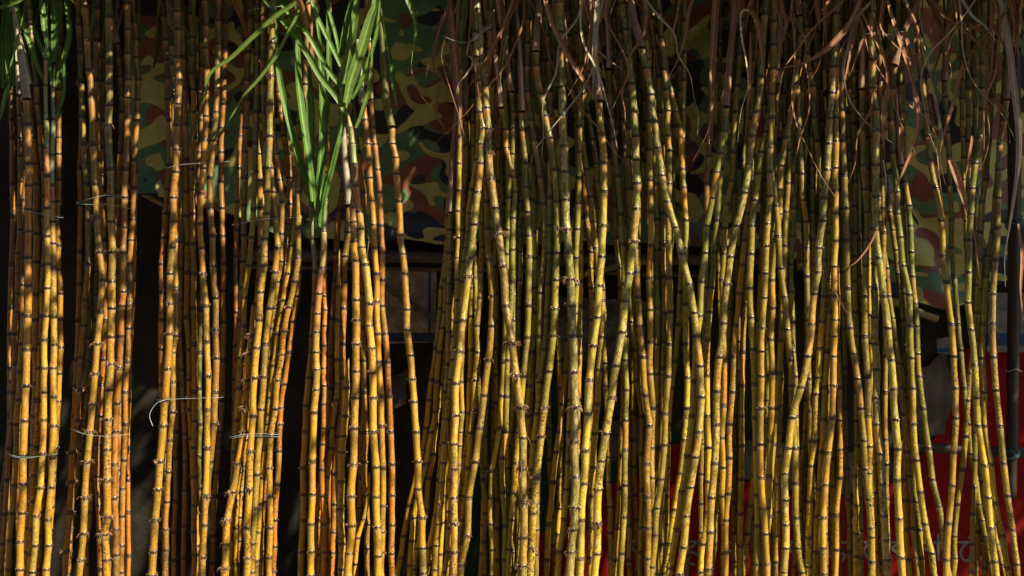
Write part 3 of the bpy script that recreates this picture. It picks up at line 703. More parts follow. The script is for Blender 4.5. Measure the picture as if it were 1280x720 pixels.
def leaf_mesh(mb, path, width, fold, face, twist0, twist1, taper=1.0, base=.6, seed=0.0):
    """a V-folded blade along a path; face = preferred direction of the blade's front"""
    n = len(path)
    rows = []
    for i, p in enumerate(path):
        u = i / (n - 1)
        t = (path[min(i + 1, n - 1)] - path[max(i - 1, 0)]).normalized()
        side = t.cross(face)
        if side.length < 1e-3: side = t.cross(Vector((1, 0, 0)))
        side.normalize(); nor = side.cross(t).normalized()
        a = twist0 + (twist1 - twist0) * u
        s2 = side * math.cos(a) + nor * math.sin(a); n2 = nor * math.cos(a) - side * math.sin(a)
        w = width * .5 * (base + (1 - base) * sstep(0, .22, u)) * (1 - taper * sstep(.45, 1.0, u) * .93)
        row = []
        for k, e in enumerate((-1, -.5, 0, .5, 1)):
            row.append(mb.add(p + s2 * (w * e) + n2 * (w * fold * abs(e)), lf=(.5 + e * .5, u * 3.0, seed)))
        rows.append(row)
    for i in range(n - 1):
        for k in range(4):
            mb.f.append((rows[i][k], rows[i][k + 1], rows[i + 1][k + 1], rows[i + 1][k]))

# crowns of leaves above the frame: variants shared by the canes
def crown_mesh(kind, seed):
    r = random.Random(seed); mb = MB()
    for j in range(12):
        a = r.uniform(0, 2 * math.pi); L = r.uniform(.45, .95); up = r.uniform(1.2, 2.4); droop = r.uniform(.5, 1.05)
        d = Vector((math.cos(a), math.sin(a) * .9 - .12, 0)); p = Vector((0, 0, -.04 * j)); path = [p]
        for k in range(9):
            u = k / 8
            v = (d * (.35 + .9 * u) + Vector((0, 0, up * (1 - u) - droop * u * u * 1.3))).normalized()
            p = p + v * (L / 9); path.append(p)
        leaf_mesh(mb, path, r.uniform(.012, .024), .5, Vector((0, -.3, 1)), r.uniform(-.5, .5), r.uniform(-.9, .9), seed=r.random() * 9)
    return mb.mesh('leaf_crown', M[kind])
CROWN = {'dry': [crown_mesh('dry', 200 + i) for i in range(5)], 'green': [crown_mesh('green', 300 + i) for i in range(4)],
         'olive': [crown_mesh('olive', 400 + i) for i in range(4)]}

canes = []
for idx, s in enumerate(specs):
    r = random.Random(1000 + idx)
    lay = s['lay'] + r.uniform(-.12, .12)
    pts = list(s['pts'])
    # node list: traced points, thinned and filled to a natural spacing
    raw = [pts[0]]
    for p in pts[1:]:
        q = raw[-1]; dy = p[1] - q[1]
        if dy < 17 and p is not pts[-1]: continue
        k = max(1, round(dy / 44)) if dy > 58 else 1
        for j in range(1, k + 1):
            t = j / k
            raw.append((q[0] + (p[0] - q[0]) * t, q[1] + (p[1] - q[1]) * t + (r.uniform(-5, 5) if j < k else 0)))
    step = (raw[-1][1] - raw[0][1]) / max(1, len(raw) - 1)
    step = min(42, max(27, step))
    # down to the ground
    a, b = raw[max(0, len(raw) - 4)], raw[-1]
    m = max(-.28, min(.28, (b[0] - a[0]) / max(1, b[1] - a[1])))
    while raw[-1][1] < GROUND_Y - 6:
        q = raw[-1]; dy = min(step * r.uniform(.85, 1.1), GROUND_Y + 2 - q[1])
        if GROUND_Y - (q[1] + dy) < 14: dy = GROUND_Y + 2 - q[1]
        raw.append((q[0] + m * dy, q[1] + dy)); m *= .93
    # up out of the frame when nothing ends the cane in view
    topend = s['sh'] or s['flag'] == 'x' or (round(pts[0][0]), round(pts[0][1])) in PALE_UNTIL
    if not topend:
        a, b = raw[0], raw[min(3, len(raw) - 1)]
        m = max(-.25, min(.25, (a[0] - b[0]) / max(1, b[1] - a[1])))
        top_y = -r.uniform(40, 190)
        while raw[0][1] > top_y:
            q = raw[0]; dy = step * r.uniform(.8, 1.1)
            raw.insert(0, (q[0] + m * dy, q[1] - dy)); m *= .90
    raw = raw[::-1]                                   # from the ground up
    jig = .9
    nodes3 = [at(x + r.uniform(-jig, jig), y, depth(lay, y)) for x, y in raw]
    ys = [p[1] for p in raw]
    if len(nodes3) < 3: continue
    base = nodes3[0].copy(); base.z = 0
    root = empty('sugarcane', base)
    s['label'] = ' '.join(s['label'].split())
    tag(root, s['label'], 'sugarcane', BUNDLE[s['g']][1])
    # stem
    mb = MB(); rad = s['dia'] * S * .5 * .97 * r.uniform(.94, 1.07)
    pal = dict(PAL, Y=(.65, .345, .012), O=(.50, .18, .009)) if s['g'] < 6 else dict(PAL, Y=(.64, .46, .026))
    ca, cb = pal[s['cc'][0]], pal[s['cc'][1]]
    pale_y = PALE_UNTIL.get((round(pts[0][0]), round(pts[0][1])))
    SIDES = 12 if lay < 1.3 else 10
    prof = [(0.0, .99), (.012, 1.10), (.032, 1.11), (.05, 1.01), (.10, 1.02), (.145, 1.0), (.19, .95), (.33, .925), (.52, .92), (.70, .94), (.84, .98), (.94, 1.02), (.992, 1.0)]
    rings = []; slen = r.uniform(0, 40); hue = r.choice((0, 0, .12, .25, .42, .6))
    P = [nodes3[0] * 2 - nodes3[1]] + nodes3 + [nodes3[-1] * 2 - nodes3[-2]]
    seed_v = r.uniform(0, 50)
    warm = r.uniform(-.1, .1); dark = r.uniform(.66, 1.12)
    for i in range(len(nodes3) - 1):
        A, B = nodes3[i], nodes3[i + 1]
        y_mid = .5 * (ys[i] + ys[i + 1])
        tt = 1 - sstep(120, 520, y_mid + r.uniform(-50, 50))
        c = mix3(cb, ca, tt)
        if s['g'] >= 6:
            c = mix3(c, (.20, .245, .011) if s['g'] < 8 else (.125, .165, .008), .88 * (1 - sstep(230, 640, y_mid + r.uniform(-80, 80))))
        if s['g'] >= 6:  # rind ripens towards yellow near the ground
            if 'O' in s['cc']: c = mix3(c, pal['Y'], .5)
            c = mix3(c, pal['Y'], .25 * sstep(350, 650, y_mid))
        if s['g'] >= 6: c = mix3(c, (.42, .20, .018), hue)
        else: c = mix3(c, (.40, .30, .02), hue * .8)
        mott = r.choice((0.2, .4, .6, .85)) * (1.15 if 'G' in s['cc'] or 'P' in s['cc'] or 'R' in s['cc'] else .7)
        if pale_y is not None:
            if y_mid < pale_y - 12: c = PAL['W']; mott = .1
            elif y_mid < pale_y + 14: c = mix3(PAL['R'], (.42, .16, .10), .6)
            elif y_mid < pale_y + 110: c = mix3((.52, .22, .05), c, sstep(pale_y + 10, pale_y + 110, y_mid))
        if pale_y is None: c = mix3(c, (.12, .088, .020), .72 * (1 - sstep(30, 300, y_mid)) * r.uniform(.6, 1.15))  # darker towards the top: shade of the upper part painted into the rind
        if r.random() < .10 and s['cc'][1] != 'D': c = mix3(c, (.22, .20, .05), .55)
        elif r.random() < .10: c = mix3(c, PAL['O'], .5)
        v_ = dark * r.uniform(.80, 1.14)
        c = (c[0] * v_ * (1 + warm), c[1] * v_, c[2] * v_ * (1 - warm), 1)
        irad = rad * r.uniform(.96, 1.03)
        if pale_y is not None: irad *= .62 + .38 * sstep(pale_y - 110, pale_y + 30, y_mid)
        ob = max(0, 1 - sstep(120, 360, y_mid)) * r.uniform(.2, 1) if pale_y is None else 0
        nbv = (1.05 - .20 * sstep(480, 690, y_mid) * (1 if lay < .8 else .4)) * r.uniform(.75, 1.05)
        if pale_y is not None and y_mid < pale_y - 12: nbv = 0.0
        bmv = r.uniform(.35, .7) if s['dia'] >= 9.5 and s['g'] >= 6 else r.uniform(.05, .28)
        bend = Vector((r.uniform(-1, 1), r.uniform(-1, 1), 0)) * rad * .12
        Lseg = (B - A).length
        for t, k in prof:
            p0, p3 = P[i], P[i + 3]
            p = 0.5 * ((2 * A) + (B - p0) * t + (2 * p0 - 5 * A + 4 * B - p3) * t * t + (3 * A - p0 - 3 * B + p3) * t ** 3)
            p = p.lerp(A.lerp(B, t), .55) + bend * math.sin(math.pi * t)
            ring = []
            for q in range(SIDES):
                ang = 2 * math.pi * q / SIDES
                rr = irad * k * (r.uniform(.98, 1.09) if .005 < t < .04 else 1)
                if i == len(nodes3) - 2 and not s['sh']: rr *= 1 - .75 * t
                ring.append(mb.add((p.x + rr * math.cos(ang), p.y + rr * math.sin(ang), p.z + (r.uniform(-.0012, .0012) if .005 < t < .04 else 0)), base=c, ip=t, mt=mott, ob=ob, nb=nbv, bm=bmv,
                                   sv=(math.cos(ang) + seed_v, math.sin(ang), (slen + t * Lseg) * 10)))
            rings.append(ring)
        slen += Lseg
    for i in range(len(rings) - 1):
        A, B = rings[i], rings[i + 1]
        for q in range(SIDES):
            mb.f.append((A[q], A[(q + 1) % SIDES], B[(q + 1) % SIDES], B[q]))
    mb.f.append(tuple(reversed(rings[0]))); mb.f.append(tuple(rings[-1]))
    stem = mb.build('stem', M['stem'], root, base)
    # root fringes at the nodes in view
    for i in range(1, len(nodes3) - 1):
        y = ys[i]
        if not -5 < y < 735: continue
        f = s['fr']; low = sstep(150, 620, y)
        prob = (.42, .65, .85, .97)[f] * (.45 + .55 * low)
        if lay > 1.25: prob *= .5
        if r.random() > prob: continue
        lvl = f if r.random() < .35 + .5 * low else max(0, f - 1)
        me = r.choice(TUFT[lvl])
        o = bpy.data.objects.new('root_fringe', me)
        link(o, stem)
        o.location = nodes3[i] - base
        k = rad / .0128
        o.scale = (k, k, k * r.uniform(.8, 1.2)); o.rotation_euler = (0, 0, r.uniform(0, 6.28))
    # sheath over the growing tip
    top = nodes3[-1]
    if s['sh']:
        sp = [at(x, y, depth(lay - .12, y)) for x, y in s['sh']]
        sp = [sp[0] + (sp[0] - sp[1]).normalized() * .09] + sp
        path = catmull(sp, 22)
        mb = MB(); n = len(path)
        fr_ = frames(path)
        pale = s['g'] in (1, 2, 5) or s['cc'][0] in 'W'
        rows = []
        for i, p in enumerate(path):
            u = i / (n - 1)
            rr = rad * (.55 + .55 * u) * (1 + .08 * math.sin(u * 23 + idx))
            t_, n_, b_ = fr_[i]; row = []
            for q in range(11):
                ang = (q / 10) * 2 * math.pi * 1.06 + idx
                r2 = rr * (1 + .12 * (q / 10))
                row.append(mb.add(p + n_ * r2 * math.cos(ang) + b_ * r2 * math.sin(ang), lf=(q / 10, u * 3, idx * 1.7)))
            rows.append(row)
        for i in range(n - 1):
            for q in range(10):
                mb.f.append((rows[i][q], rows[i][q + 1], rows[i + 1][q + 1], rows[i + 1][q]))
        mb.build('leaf_sheath', M['olive' if round(pts[0][0]) == 489 else 'pale_sheath' if pale else 'sheath'], root, base)
        top = path[0]
    if s['flag'] != 'x' and pale_y is None and not (s['g'] in (1, 5) and s['sh']) and s['g'] not in (5, 7) and not (s['g'] == 6 and (pts[0][0] < 612 or r.random() < .6)) and not (s['g'] > 7 and r.random() < .4):
        kind = 'green' if s['g'] in (1, 5) and r.random() < .7 else 'olive' if s['g'] < 6 and r.random() < .3 else 'dry'
        o = bpy.data.objects.new('leaf_crown', r.choice(CROWN[kind])); link(o, root)
        o.location = top - base + Vector((0, 0, .10 if s['sh'] else .02)); o.rotation_euler = (r.uniform(-.15, .15), r.uniform(-.15, .15), r.uniform(0, 6.28))
        k = r.uniform(.85, 1.25); o.scale = (k, k, k)
    canes.append(dict(root=root, base=base, raw=raw, lay=lay, g=s['g'], top=raw[-1], sh=s['sh']))

def nearest_cane(x, y, green=False):
    best, bd = None, 1e9
    for c in canes:
        if green and c['g'] not in (1, 2, 3, 4, 5): continue
        for p in c['raw'] + c['sh']:
            d = math.hypot(p[0] - x, (p[1] - y) * .6)
            if d < bd: bd, best = d, c
    return best

# ------------------------------------------------------------------ traced leaves
for i, line in enumerate(GREEN.strip().splitlines()):
    head, body = line.split(' : '); w, lay = map(float, head.split()); px = parse(body)
    c = nearest_cane(*px[0], green=True) if px[0][1] > 0 else nearest_cane(*px[-1], green=True)
    rr = random.Random(500 + i)
    P3 = [at(x, y, depth(c['lay'] if i < 0 else .25, y) + lay * .07) for x, y in px]
    path = catmull(P3, 30); mb = MB()
    thin = w <= 5.5
    leaf_mesh(mb, path, w * S * (1.12 if w < 6 else .90), .45, Vector((.35, -1, .25)), rr.uniform(-.45, .45), rr.uniform(-.6, .6), taper=.95 if thin else .75, base=.75, seed=i * 1.3)
    mb.build('leaf', M['bright' if w >= 13 or thin else 'green'], c['root'], c['base'])

DK = {'b': 'dry', 'p': 'pale', 'o': 'orange', 'g': 'olive'}
for i, line in enumerate(DRY.strip().splitlines()):
    head, body = line.split(' : '); w, lay, k = head.split(); w, lay = float(w), float(lay); px = parse(body)
    c = nearest_cane(*(px[0] if px[0][1] > -5 else px[0]))
    rr = random.Random(700 + i)
    P3 = [at(x, y, depth(.15, y) + lay * .07) for x, y in px]
    path = catmull(P3, 28); mb = MB()
    tw = rr.uniform(-.7, .7)
    leaf_mesh(mb, path, w * S * 1.45, rr.uniform(.3, .8), Vector((.3, -1, .2)), tw, tw + rr.uniform(-1.2, 1.2), taper=.9, base=.8, seed=i * 2.1)
    mb.build('dry_leaf', M[DK[k]], c['root'], c['base'])

# loose dry straw hanging among the tops of the right hand clumps
for i in range(85):
    rr = random.Random(4000 + i)
    x = rr.choice((rr.uniform(560, 660), rr.uniform(700, 800), rr.uniform(880, 1060), rr.uniform(1060, 1280), rr.uniform(1060, 1280)))
    y0 = rr.uniform(-90, -15); L = rr.uniform(60, 190); lay = rr.uniform(-.2, 1.6); m = rr.uniform(-.35, .35)
    px = [(x, y0)]
    for k in range(5):
        px.append((px[-1][0] + m * L / 5 + rr.uniform(-3, 3), px[-1][1] + L / 5)); m += rr.uniform(-.22, .22)
    c = nearest_cane(x, y0)
    P3 = [at(a, b, depth(lay, b)) for a, b in px]
    mb = MB(); tw = rr.uniform(-1, 1)
    leaf_mesh(mb, catmull(P3, 16), rr.uniform(1.5, 5) * S, .5, Vector((.3, -1, .2)), tw, tw + rr.uniform(-1.5, 1.5), taper=.9, base=.8, seed=i * 3.3)
    mb.build('dry_leaf', M[rr.choice(('dry', 'dry', 'orange', 'olive', 'pale' if rr.random() < .4 else 'dry'))], c['root'], c['base'])

# long curling strands hanging in front of the canes
for i in range(34):
    rr = random.Random(6000 + i)
    x = rr.choice((rr.uniform(575, 660), rr.uniform(720, 800), rr.uniform(1050, 1275), rr.uniform(1050, 1275), rr.uniform(900, 1060)))
    y = rr.uniform(-60, -10); L = rr.uniform(120, 300); a = rr.uniform(-.6, .6); px = [(x, y)]
    for k in range(8):
        a += rr.uniform(-.45, .45) - .25 * a
        px.append((px[-1][0] + math.sin(a) * L / 8, px[-1][1] + math.cos(a) * L / 8))
    c = nearest_cane(x, y); lay = rr.uniform(-.7, .3)
    mb = MB(); tw = rr.uniform(-1, 1)
    leaf_mesh(mb, catmull([at(p, q, depth(lay - .03 * k, q)) for k, (p, q) in enumerate(px)], 26), rr.uniform(2, 5) * S, .6, Vector((.3, -1, .2)), tw, tw + rr.uniform(-2.5, 2.5), taper=.9, base=.9, seed=i * 1.9)
    mb.build('dry_leaf', M[rr.choice(('dry', 'orange', 'pale', 'dry'))], c['root'], c['base'])

# ------------------------------------------------------------------ wire ties
def tie(label, front, back_lay, w=1.0, loose=None, front_lay=-.55):
    P3 = [at(x, y, depth(front_lay, y) - .006) for x, y in front]
    ends = [at(front[-1][0] + 3, front[-1][1] - 1, depth(.6, front[-1][1]))]
    bk = [at(x, y - 2, depth(back_lay, y)) for x, y in reversed(front)]
    ends2 = [at(front[0][0] - 3, front[0][1] - 1, depth(.6, front[0][1]))]
    loop = P3 + ends + bk + ends2
    loop_c = catmull(loop + [loop[0]], 90)[:-1]
    mb = MB(); tube(mb, loop_c, 0.00055 * w, 6, closed=True)
    o = mb.build('wire_tie', M['wire'], None, loop_c[0])
    tag(o, label, 'wire tie', 'wire ties round the cane bundles')
    if loose:
        mb = MB(); tube(mb, catmull([at(x, y, depth(front_lay - .3, y)) for x, y in loose], 24), .0008 * w, 6)
        mb.build('loose_end', M['wire'], o, loop_c[0]); col.objects[-1].location = (0, 0, 0)

tie('thin bright wire round the upper part of the leftmost bundle', [(17, 263), (36, 264), (56, 268), (76, 272)], 2.6)
tie('doubled wire round the lower part of the leftmost bundle', [(14, 569), (26, 571), (45, 571), (69, 567)], 2.4)
tie('second wire strand just under it on the leftmost bundle', [(16, 571), (30, 573), (47, 571), (69, 568)], 2.4, .8)
tie('upper of two wires near mid-height on the shaggy second bundle', [(98, 253), (118, 247), (138, 244), (162, 251)], 2.2)
tie('lower of two wires near mid-height on the shaggy second bundle', [(98, 255), (120, 256), (142, 257), (164, 261)], 2.2)
tie('wire round the lower canes of the shaggy second bundle', [(91, 537), (104, 542), (124, 545), (144, 545), (158, 543)], 2.0, 1.1)
tie('upper wire across the third bundle', [(208, 210), (226, 206), (250, 204), (283, 202)], 2.2)
tie('wire with a loose hooked end on the third bundle', [(200, 501), (215, 499), (240, 498), (275, 497)], 2.2, 1.15,
    [(206, 500), (196, 504), (189, 513), (187, 521), (191, 533)])
tie('upper wire round the bulging fourth bundle', [(293, 282), (312, 277), (338, 273), (374, 272)], 2.0)
tie('upper strand of the doubled wire low on the fourth bundle', [(290, 546), (305, 543), (325, 542), (346, 543)], 2.0, 1.1)
tie('lower strand of the doubled wire low on the fourth bundle', [(290, 548), (307, 545), (325, 545), (346, 546)], 2.0)
tie('short wire high up on the fourth bundle', [(308, 14), (320, 11), (336, 9), (350, 8)], 2.2)
tie('knotted wire with a long twisted loop beside the camouflage gap', [(556, 46), (565, 50), (577, 53), (588, 52), (600, 46)], 1.8, 1.2,
    [(588, 52), (598, 43), (608, 34), (616, 30), (610, 36), (600, 43), (592, 49)])
tie('faint wire round canes high in the rightmost clump', [(1076, 44), (1092, 41), (1110, 43), (1126, 40)], 1.6, .8)

# ------------------------------------------------------------------ the wall and what hangs on it
YW = .80
mb = MB()
x0, x1, z1 = -5.5, 5.5, 3.3
nx, nz = 110, 40
wr = random.Random(3)
rows = [[mb.add((x0 + (x1 - x0) * i / nx, YW + wr.uniform(-.003, .003), z1 * j / nz)) for i in range(nx + 1)] for j in range(nz + 1)]
for j in range(nz):
    for i in range(nx):
        mb.f.append((rows[j][i], rows[j][i + 1], rows[j + 1][i + 1], rows[j + 1][i]))
bk = [mb.add(c) for c in ((x0, YW + .2, 0), (x1, YW + .2, 0), (x1, YW + .2, z1), (x0, YW + .2, z1))]
mb.f += [(bk[1], bk[0], bk[3], bk[2]), (rows[nz][0], rows[nz][nx], bk[2], bk[3]), (rows[0][0], rows[nz][0], bk[3], bk[0]), (rows[nz][nx], rows[0][nx], bk[1], bk[2])]
wall = mb.build('plaster_wall', M['wall'], None, (0, YW, 0))
tag(wall, 'dark stained plaster wall, its lower right painted red, behind the canes', 'wall')

def sheet(name, mat, outline, Y, parent, origin, rag=0.0, seed=1, th=.004, uv=False):
    """a thin raised layer with a ragged outline, traced on the wall"""
    r = random.Random(seed); P = [at(x, y, Y) for x, y in outline]; pts = []
    for i, p in enumerate(P):
        q = P[(i + 1) % len(P)]; k = max(1, int((q - p).length / .025)) if rag else 1
        for j in range(k):
            pts.append(p.lerp(q, j / k) + Vector((r.uniform(-rag, rag), 0, r.uniform(-rag, rag))))
    mb = MB()
    xs = [p.x for p in pts]; zs = [p.z for p in pts]
    def uvw(p): return ((p.x - min(xs)) / (max(xs) - min(xs)), (p.z - min(zs)) / (max(zs) - min(zs)), seed)
    A = [mb.add(p, **({'uvw': uvw(p)} if uv else {})) for p in pts]
    B = [mb.add(p + Vector((0, th, 0)), **({'uvw': uvw(p)} if uv else {})) for p in pts]
    mb.f.append(tuple(A)); mb.f.append(tuple(reversed(B)))
    n = len(pts)
    for i in range(n): mb.f.append((A[(i + 1) % n], A[i], B[i], B[(i + 1) % n]))
    return mb.build(name, mat, parent, origin, smooth=False)

wo = (0, YW, 0)
sheet('green_paint_patch', M['green_paint'], [(560, 560), (640, 500), (700, 470), (800, 560), (880, 520), (940, 590), (940, 900), (560, 900)], YW - .006, wall, wo, .006, 5)
red = sheet('red_paint_patch', M['red'], [(560, 900), (610, 760), (655, 690), (690, 655), (728, 622), (768, 603), (800, 592), (830, 560), (870, 545), (915, 600), (960, 606), (1000, 622), (1060, 622), (1112, 604), (1150, 570), (1172, 540), (1195, 480), (1206, 436), (1300, 430), (1420, 430), (1560, 440), (1560, 900)], YW - .012, wall, wo, .004, 6)
sheet('plaster_patch', M['grey_plaster'], [(905, 556), (950, 548), (1000, 560), (1060, 566), (1108, 552), (1112, 600), (1060, 618), (1000, 618), (960, 602), (915, 596)], YW - .016, wall, wo, .005, 7)
sheet('plaster_patch', M['grey_plaster'], [(752, 528), (800, 520), (806, 560), (776, 582), (754, 574)], YW - .018, wall, wo, .006, 8)
sheet('plaster_patch', M['grey_plaster'], [(1140, 470), (1180, 440), (1196, 490), (1180, 540), (1150, 552), (1138, 520)], YW - .018, wall, wo, .007, 9)
sheet('plaster_patch', M['grey_plaster'], [(488, 470), (510, 462), (506, 505), (490, 512)], YW - .016, wall, wo, .006, 10)

# faded grey lettering
LET = [
    [(788, 677, 801, 677), (801, 677, 790, 686, 801, 692), (801, 677, 801, 694)],
    [(827, 674, 831, 670, 835, 666), (823, 679, 834, 679), (834, 679, 830, 684, 835, 688, 831, 693, 826, 694)],
    [(858, 677, 877, 677), (873, 677, 861, 687, 873, 694), (874, 677, 874, 697), (862, 695, 862, 698), (861, 704, 869, 706)],
    [(907, 678, 924, 678), (919, 678, 919, 697), (912, 681, 908, 685, 914, 690)],
    [(960, 677, 971, 677), (962, 667, 967, 669), (964, 687, 968, 684, 970, 690), (962, 697, 970, 694)],
    [(984, 677, 995, 677), (990, 677, 986, 686, 991, 690)],
    [(1034, 690, 1035, 680, 1040, 680, 1041, 688, 1036, 690), (1046, 678, 1062, 678), (1036, 694, 1043, 698), (1049, 690, 1056, 694, 1052, 702)],
    [(1071, 678, 1084, 678), (1085, 681, 1080, 688, 1085, 698)],
    [(1108, 678, 1124, 678), (1122, 680, 1115, 685, 1120, 690, 1122, 694)],
    [(1149, 678, 1162, 678), (1155, 686, 1160, 688)],
    [(1166, 678, 1180, 678), (1173, 667, 1173, 701)],
    [(1196, 678, 1227, 678), (1208, 679, 1202, 686, 1201, 693, 1205, 700, 1211, 700, 1213, 695), (1217, 679, 1217, 695, 1221, 700, 1227, 697), (1210, 673, 1215, 669, 1223, 669, 1227, 674)],
    [(1238, 686, 1252, 683), (1241, 677, 1251, 677), (1252, 677, 1252, 697)],
]
for i, glyph in enumerate(LET):
    mb = MB()
    for j, st in enumerate(glyph):
        P = [at(st[k], st[k + 1], YW - .014 - .0012 * j) for k in range(0, len(st), 2)]
        P = catmull(P, max(8, 3 * len(P))) if len(P) > 2 else [P[0].lerp(P[1], k / 5) for k in range(6)]
        w = .0052
        L, Rr = [], []
        for k, p in enumerate(P):
            t = (P[min(k + 1, len(P) - 1)] - P[max(k - 1, 0)]).normalized(); nn = Vector((-t.z, 0, t.x))
            ww = w * (1 + .2 * math.sin(k * 1.7 + i))
            L.append(mb.add(p + nn * ww)); Rr.append(mb.add(p - nn * ww))
        for k in range(len(P) - 1): mb.f.append((L[k], L[k + 1], Rr[k + 1], Rr[k]))
    mb.build('lettering', M['letter'], red, wo, smooth=False)

# camouflage tarpaulin
YT = .56
def tarp_bottom(x):
    k = [(160, 246), (235, 250), (300, 275), (380, 300), (480, 301), (560, 304), (700, 303), (900, 306), (1000, 322), (1060, 350), (1110, 372), (1180, 388), (1230, 366), (1262, 352), (1290, 350)]
    for (a, b), (c, d) in zip(k, k[1:]):
        if a <= x <= c: return b + (d - b) * (x - a) / (c - a)
    return 350
def fold(x, y):
    # long diagonal folds running from lower left to upper right plus soft vertical waves
    u = (x * .55 + y) / 58.0; v = (x - y * .35) / 46.0
    a = .012 * math.sin(v + .8 * math.sin(y / 70)) + .008 * math.sin(x / 23 + y / 90)
    big = 0
    for (cx, cy, m, w, h) in ((870, 62, -.78, 13, .05), (905, 150, -.75, 12, .035), (790, 120, -.5, 14, .03), (560, 250, .25, 16, .018), (515, 200, .5, 18, .016), (1150, 300, 1.4, 22, .035)):
        dd = ((y - cy) - m * (x - cx)) / math.hypot(1, m)
        big += h * (dd / w) * math.exp(-(dd / w) ** 2) * math.exp(-((x - cx) / 110) ** 2)
    return a - big
mb = MB(); nx, ny = 300, 110; rows = []
tr = random.Random(11)
for j in range(ny + 1):
    row = []
    for i in range(nx + 1):
        x = 164 + (1292 - 164) * i / nx; yb = tarp_bottom(x) + 3 * math.sin(x / 17)
        y = -95 + (yb + 95) * j / ny
        hem = .03 * sstep(.9, 1, j / ny)
        p = at(x, y, YT + fold(x, y) - hem)
        row.append(mb.add(p, cl=(p.x + .02 * math.sin(y / 31), p.y * .3, p.z)))
    rows.append(row)
for j in range(ny):
    for i in range(nx):
        mb.f.append((rows[j][i], rows[j + 1][i], rows[j + 1][i + 1], rows[j][i + 1]))
to = (0, YT, 2)
tarp = mb.build('camouflage_tarpaulin', M['camo'], None, to)
tag(tarp, 'camouflage tarpaulin hanging in folds on the wall behind the canes', 'tarpaulin')
def roll(px, w0, w1, lay):
    mb = MB(); path = catmull([at(x, y, lay) for x, y in px], 30); fr_ = frames(path); rings = []
    for i, p in enumerate(path):
        u = i / 29; rr = (w0 + (w1 - w0) * u) * S * .5 * (1 + .1 * math.sin(u * 17)); t, n, b = fr_[i]; ring = []
        for k in range(12):
            a = 2 * math.pi * k / 12
            q = p + n * rr * math.cos(a) + b * rr * .5 * math.sin(a)
            ring.append(mb.add(q, cl=(q.x * 1.2 + 4, .3 * math.sin(a), q.z)))
        rings.append(ring)
    for A, B in zip(rings, rings[1:]):
        for k in range(12): mb.f.append((A[k], A[(k + 1) % 12], B[(k + 1) % 12], B[k]))
    mb.f.append(tuple(reversed(rings[0]))); mb.f.append(tuple(rings[-1]))
    mb.build('hanging_fold', M['camo'], tarp, to)
roll([(1047, 130), (1049, 200), (1052, 280), (1054, 353)], 8, 12, .50)
roll([(1142, -30), (1148, 30), (1156, 80), (1164, 125), (1174, 175)], 8, 16, .46)
roll([(995, 285), (999, 310), (1001, 338)], 12, 10, .55)
roll([(1128, 230), (1150, 290), (1168, 350), (1176, 380)], 8, 18, .58)

# poles, sticks and boards
def pole(name, mat, px, r0, r1, Y, label, cat, knots=(), yoff=0):
    P = [at(x, y, Y) for x, y in px]; path = catmull(P, 60) if len(P) > 2 else [P[0].lerp(P[1], k / 59) for k in range(60)]
    L = (P[-1] - P[0]).length
    rad = []
    for i in range(60):
        u = i / 59; rr = (r0 + (r1 - r0) * u) * S * (1 + .03 * math.sin(i * .9))
        for kx in knots:
            rr *= 1 + .16 * math.exp(-((u - kx) * L / .012) ** 2)
        rad.append(rr)
    mb = MB(); tube(mb, path, rad, 14)
    o = mb.build(name, mat, None, P[0])
    return tag(o, label, cat)
pole('bamboo_rail', M['bamboo'], [(300, 318), (520, 321), (700, 324), (960, 322)], 8.5, 9, .60, 'thick grey bamboo rail running level just under the camouflage tarpaulin', 'rail', (.12, .27, .42, .6, .8))
pole('wooden_stick', M['bamboo'], [(300, 333), (480, 336), (640, 338), (900, 345)], 3, 3, .62, 'thin grey stick lying level under the thick bamboo rail', 'stick')
pole('wooden_stick', M['bamboo'], [(470, 352), (483, 360), (515, 381), (546, 401), (552, 404)], 4, 4.5, .585, 'short sloping stick across the brown blue-edged board', 'stick', (.5,))
pole('bamboo_strip', M['pale_bamboo'], [(690, 350), (725, 344), (770, 333), (810, 326)], 4.5, 4, .56, 'pale yellow bamboo strip slanting over the torn blue poster', 'stick', (.5,))
pole('bamboo_strip', M['pale_bamboo'], [(150, 225), (172, 238), (206, 256), (232, 272)], 4.5, 4, .62, 'pale bamboo strip sticking out below the tarpaulin between second and third bundles', 'stick', (.5,))
pole('bamboo_strip', M['pale_bamboo'], [(1085, 371), (1120, 378), (1150, 391), (1172, 399)], 4.5, 5, .52, 'split yellow bamboo strip at the tarpaulin hem in the rightmost clump', 'stick', (.4,))
pole('bamboo_pole', M['dark_bamboo'], [(1267, 60), (1268, 250), (1267, 400), (1266, 500), (1265, 570), (1263, 622)], 9.5, 7.5, .40, 'dark upright bamboo pole at the right edge, lashed with blue twine', 'pole', (.74,))
pole('pipe_rail', M['pipe'], [(1120, 556), (1180, 561), (1270, 566), (1420, 572)], 7, 7, .48, 'grey level pipe tied behind the foot of the dark bamboo pole', 'rail', (.3,))
def wrap(name, mat, cx, cy, w, Y, n, label, seed):
    r = random.Random(seed); P = []
    for k in range(n * 10):
        a = 2 * math.pi * k / 10
        p = at(cx + w * math.cos(a), cy + r.uniform(-5, 5) + 5 * math.sin(a * .27), Y); p.y += w * S * math.sin(a); P.append(p)
    mb = MB(); tube(mb, catmull(P, n * 24), .0016, 5)
    tag(mb.build(name, mat, None, P[0]), label, 'twine')
wrap('blue_twine', M['blue_string'], 1265, 566, 9.5, .40, 6, 'blue twine lashing the dark bamboo pole to the grey pipe', 21)
wrap('blue_twine', M['blue_string'], 1267, 276, 10.5, .40, 4, 'frayed blue twine knotted high on the dark bamboo pole', 22)
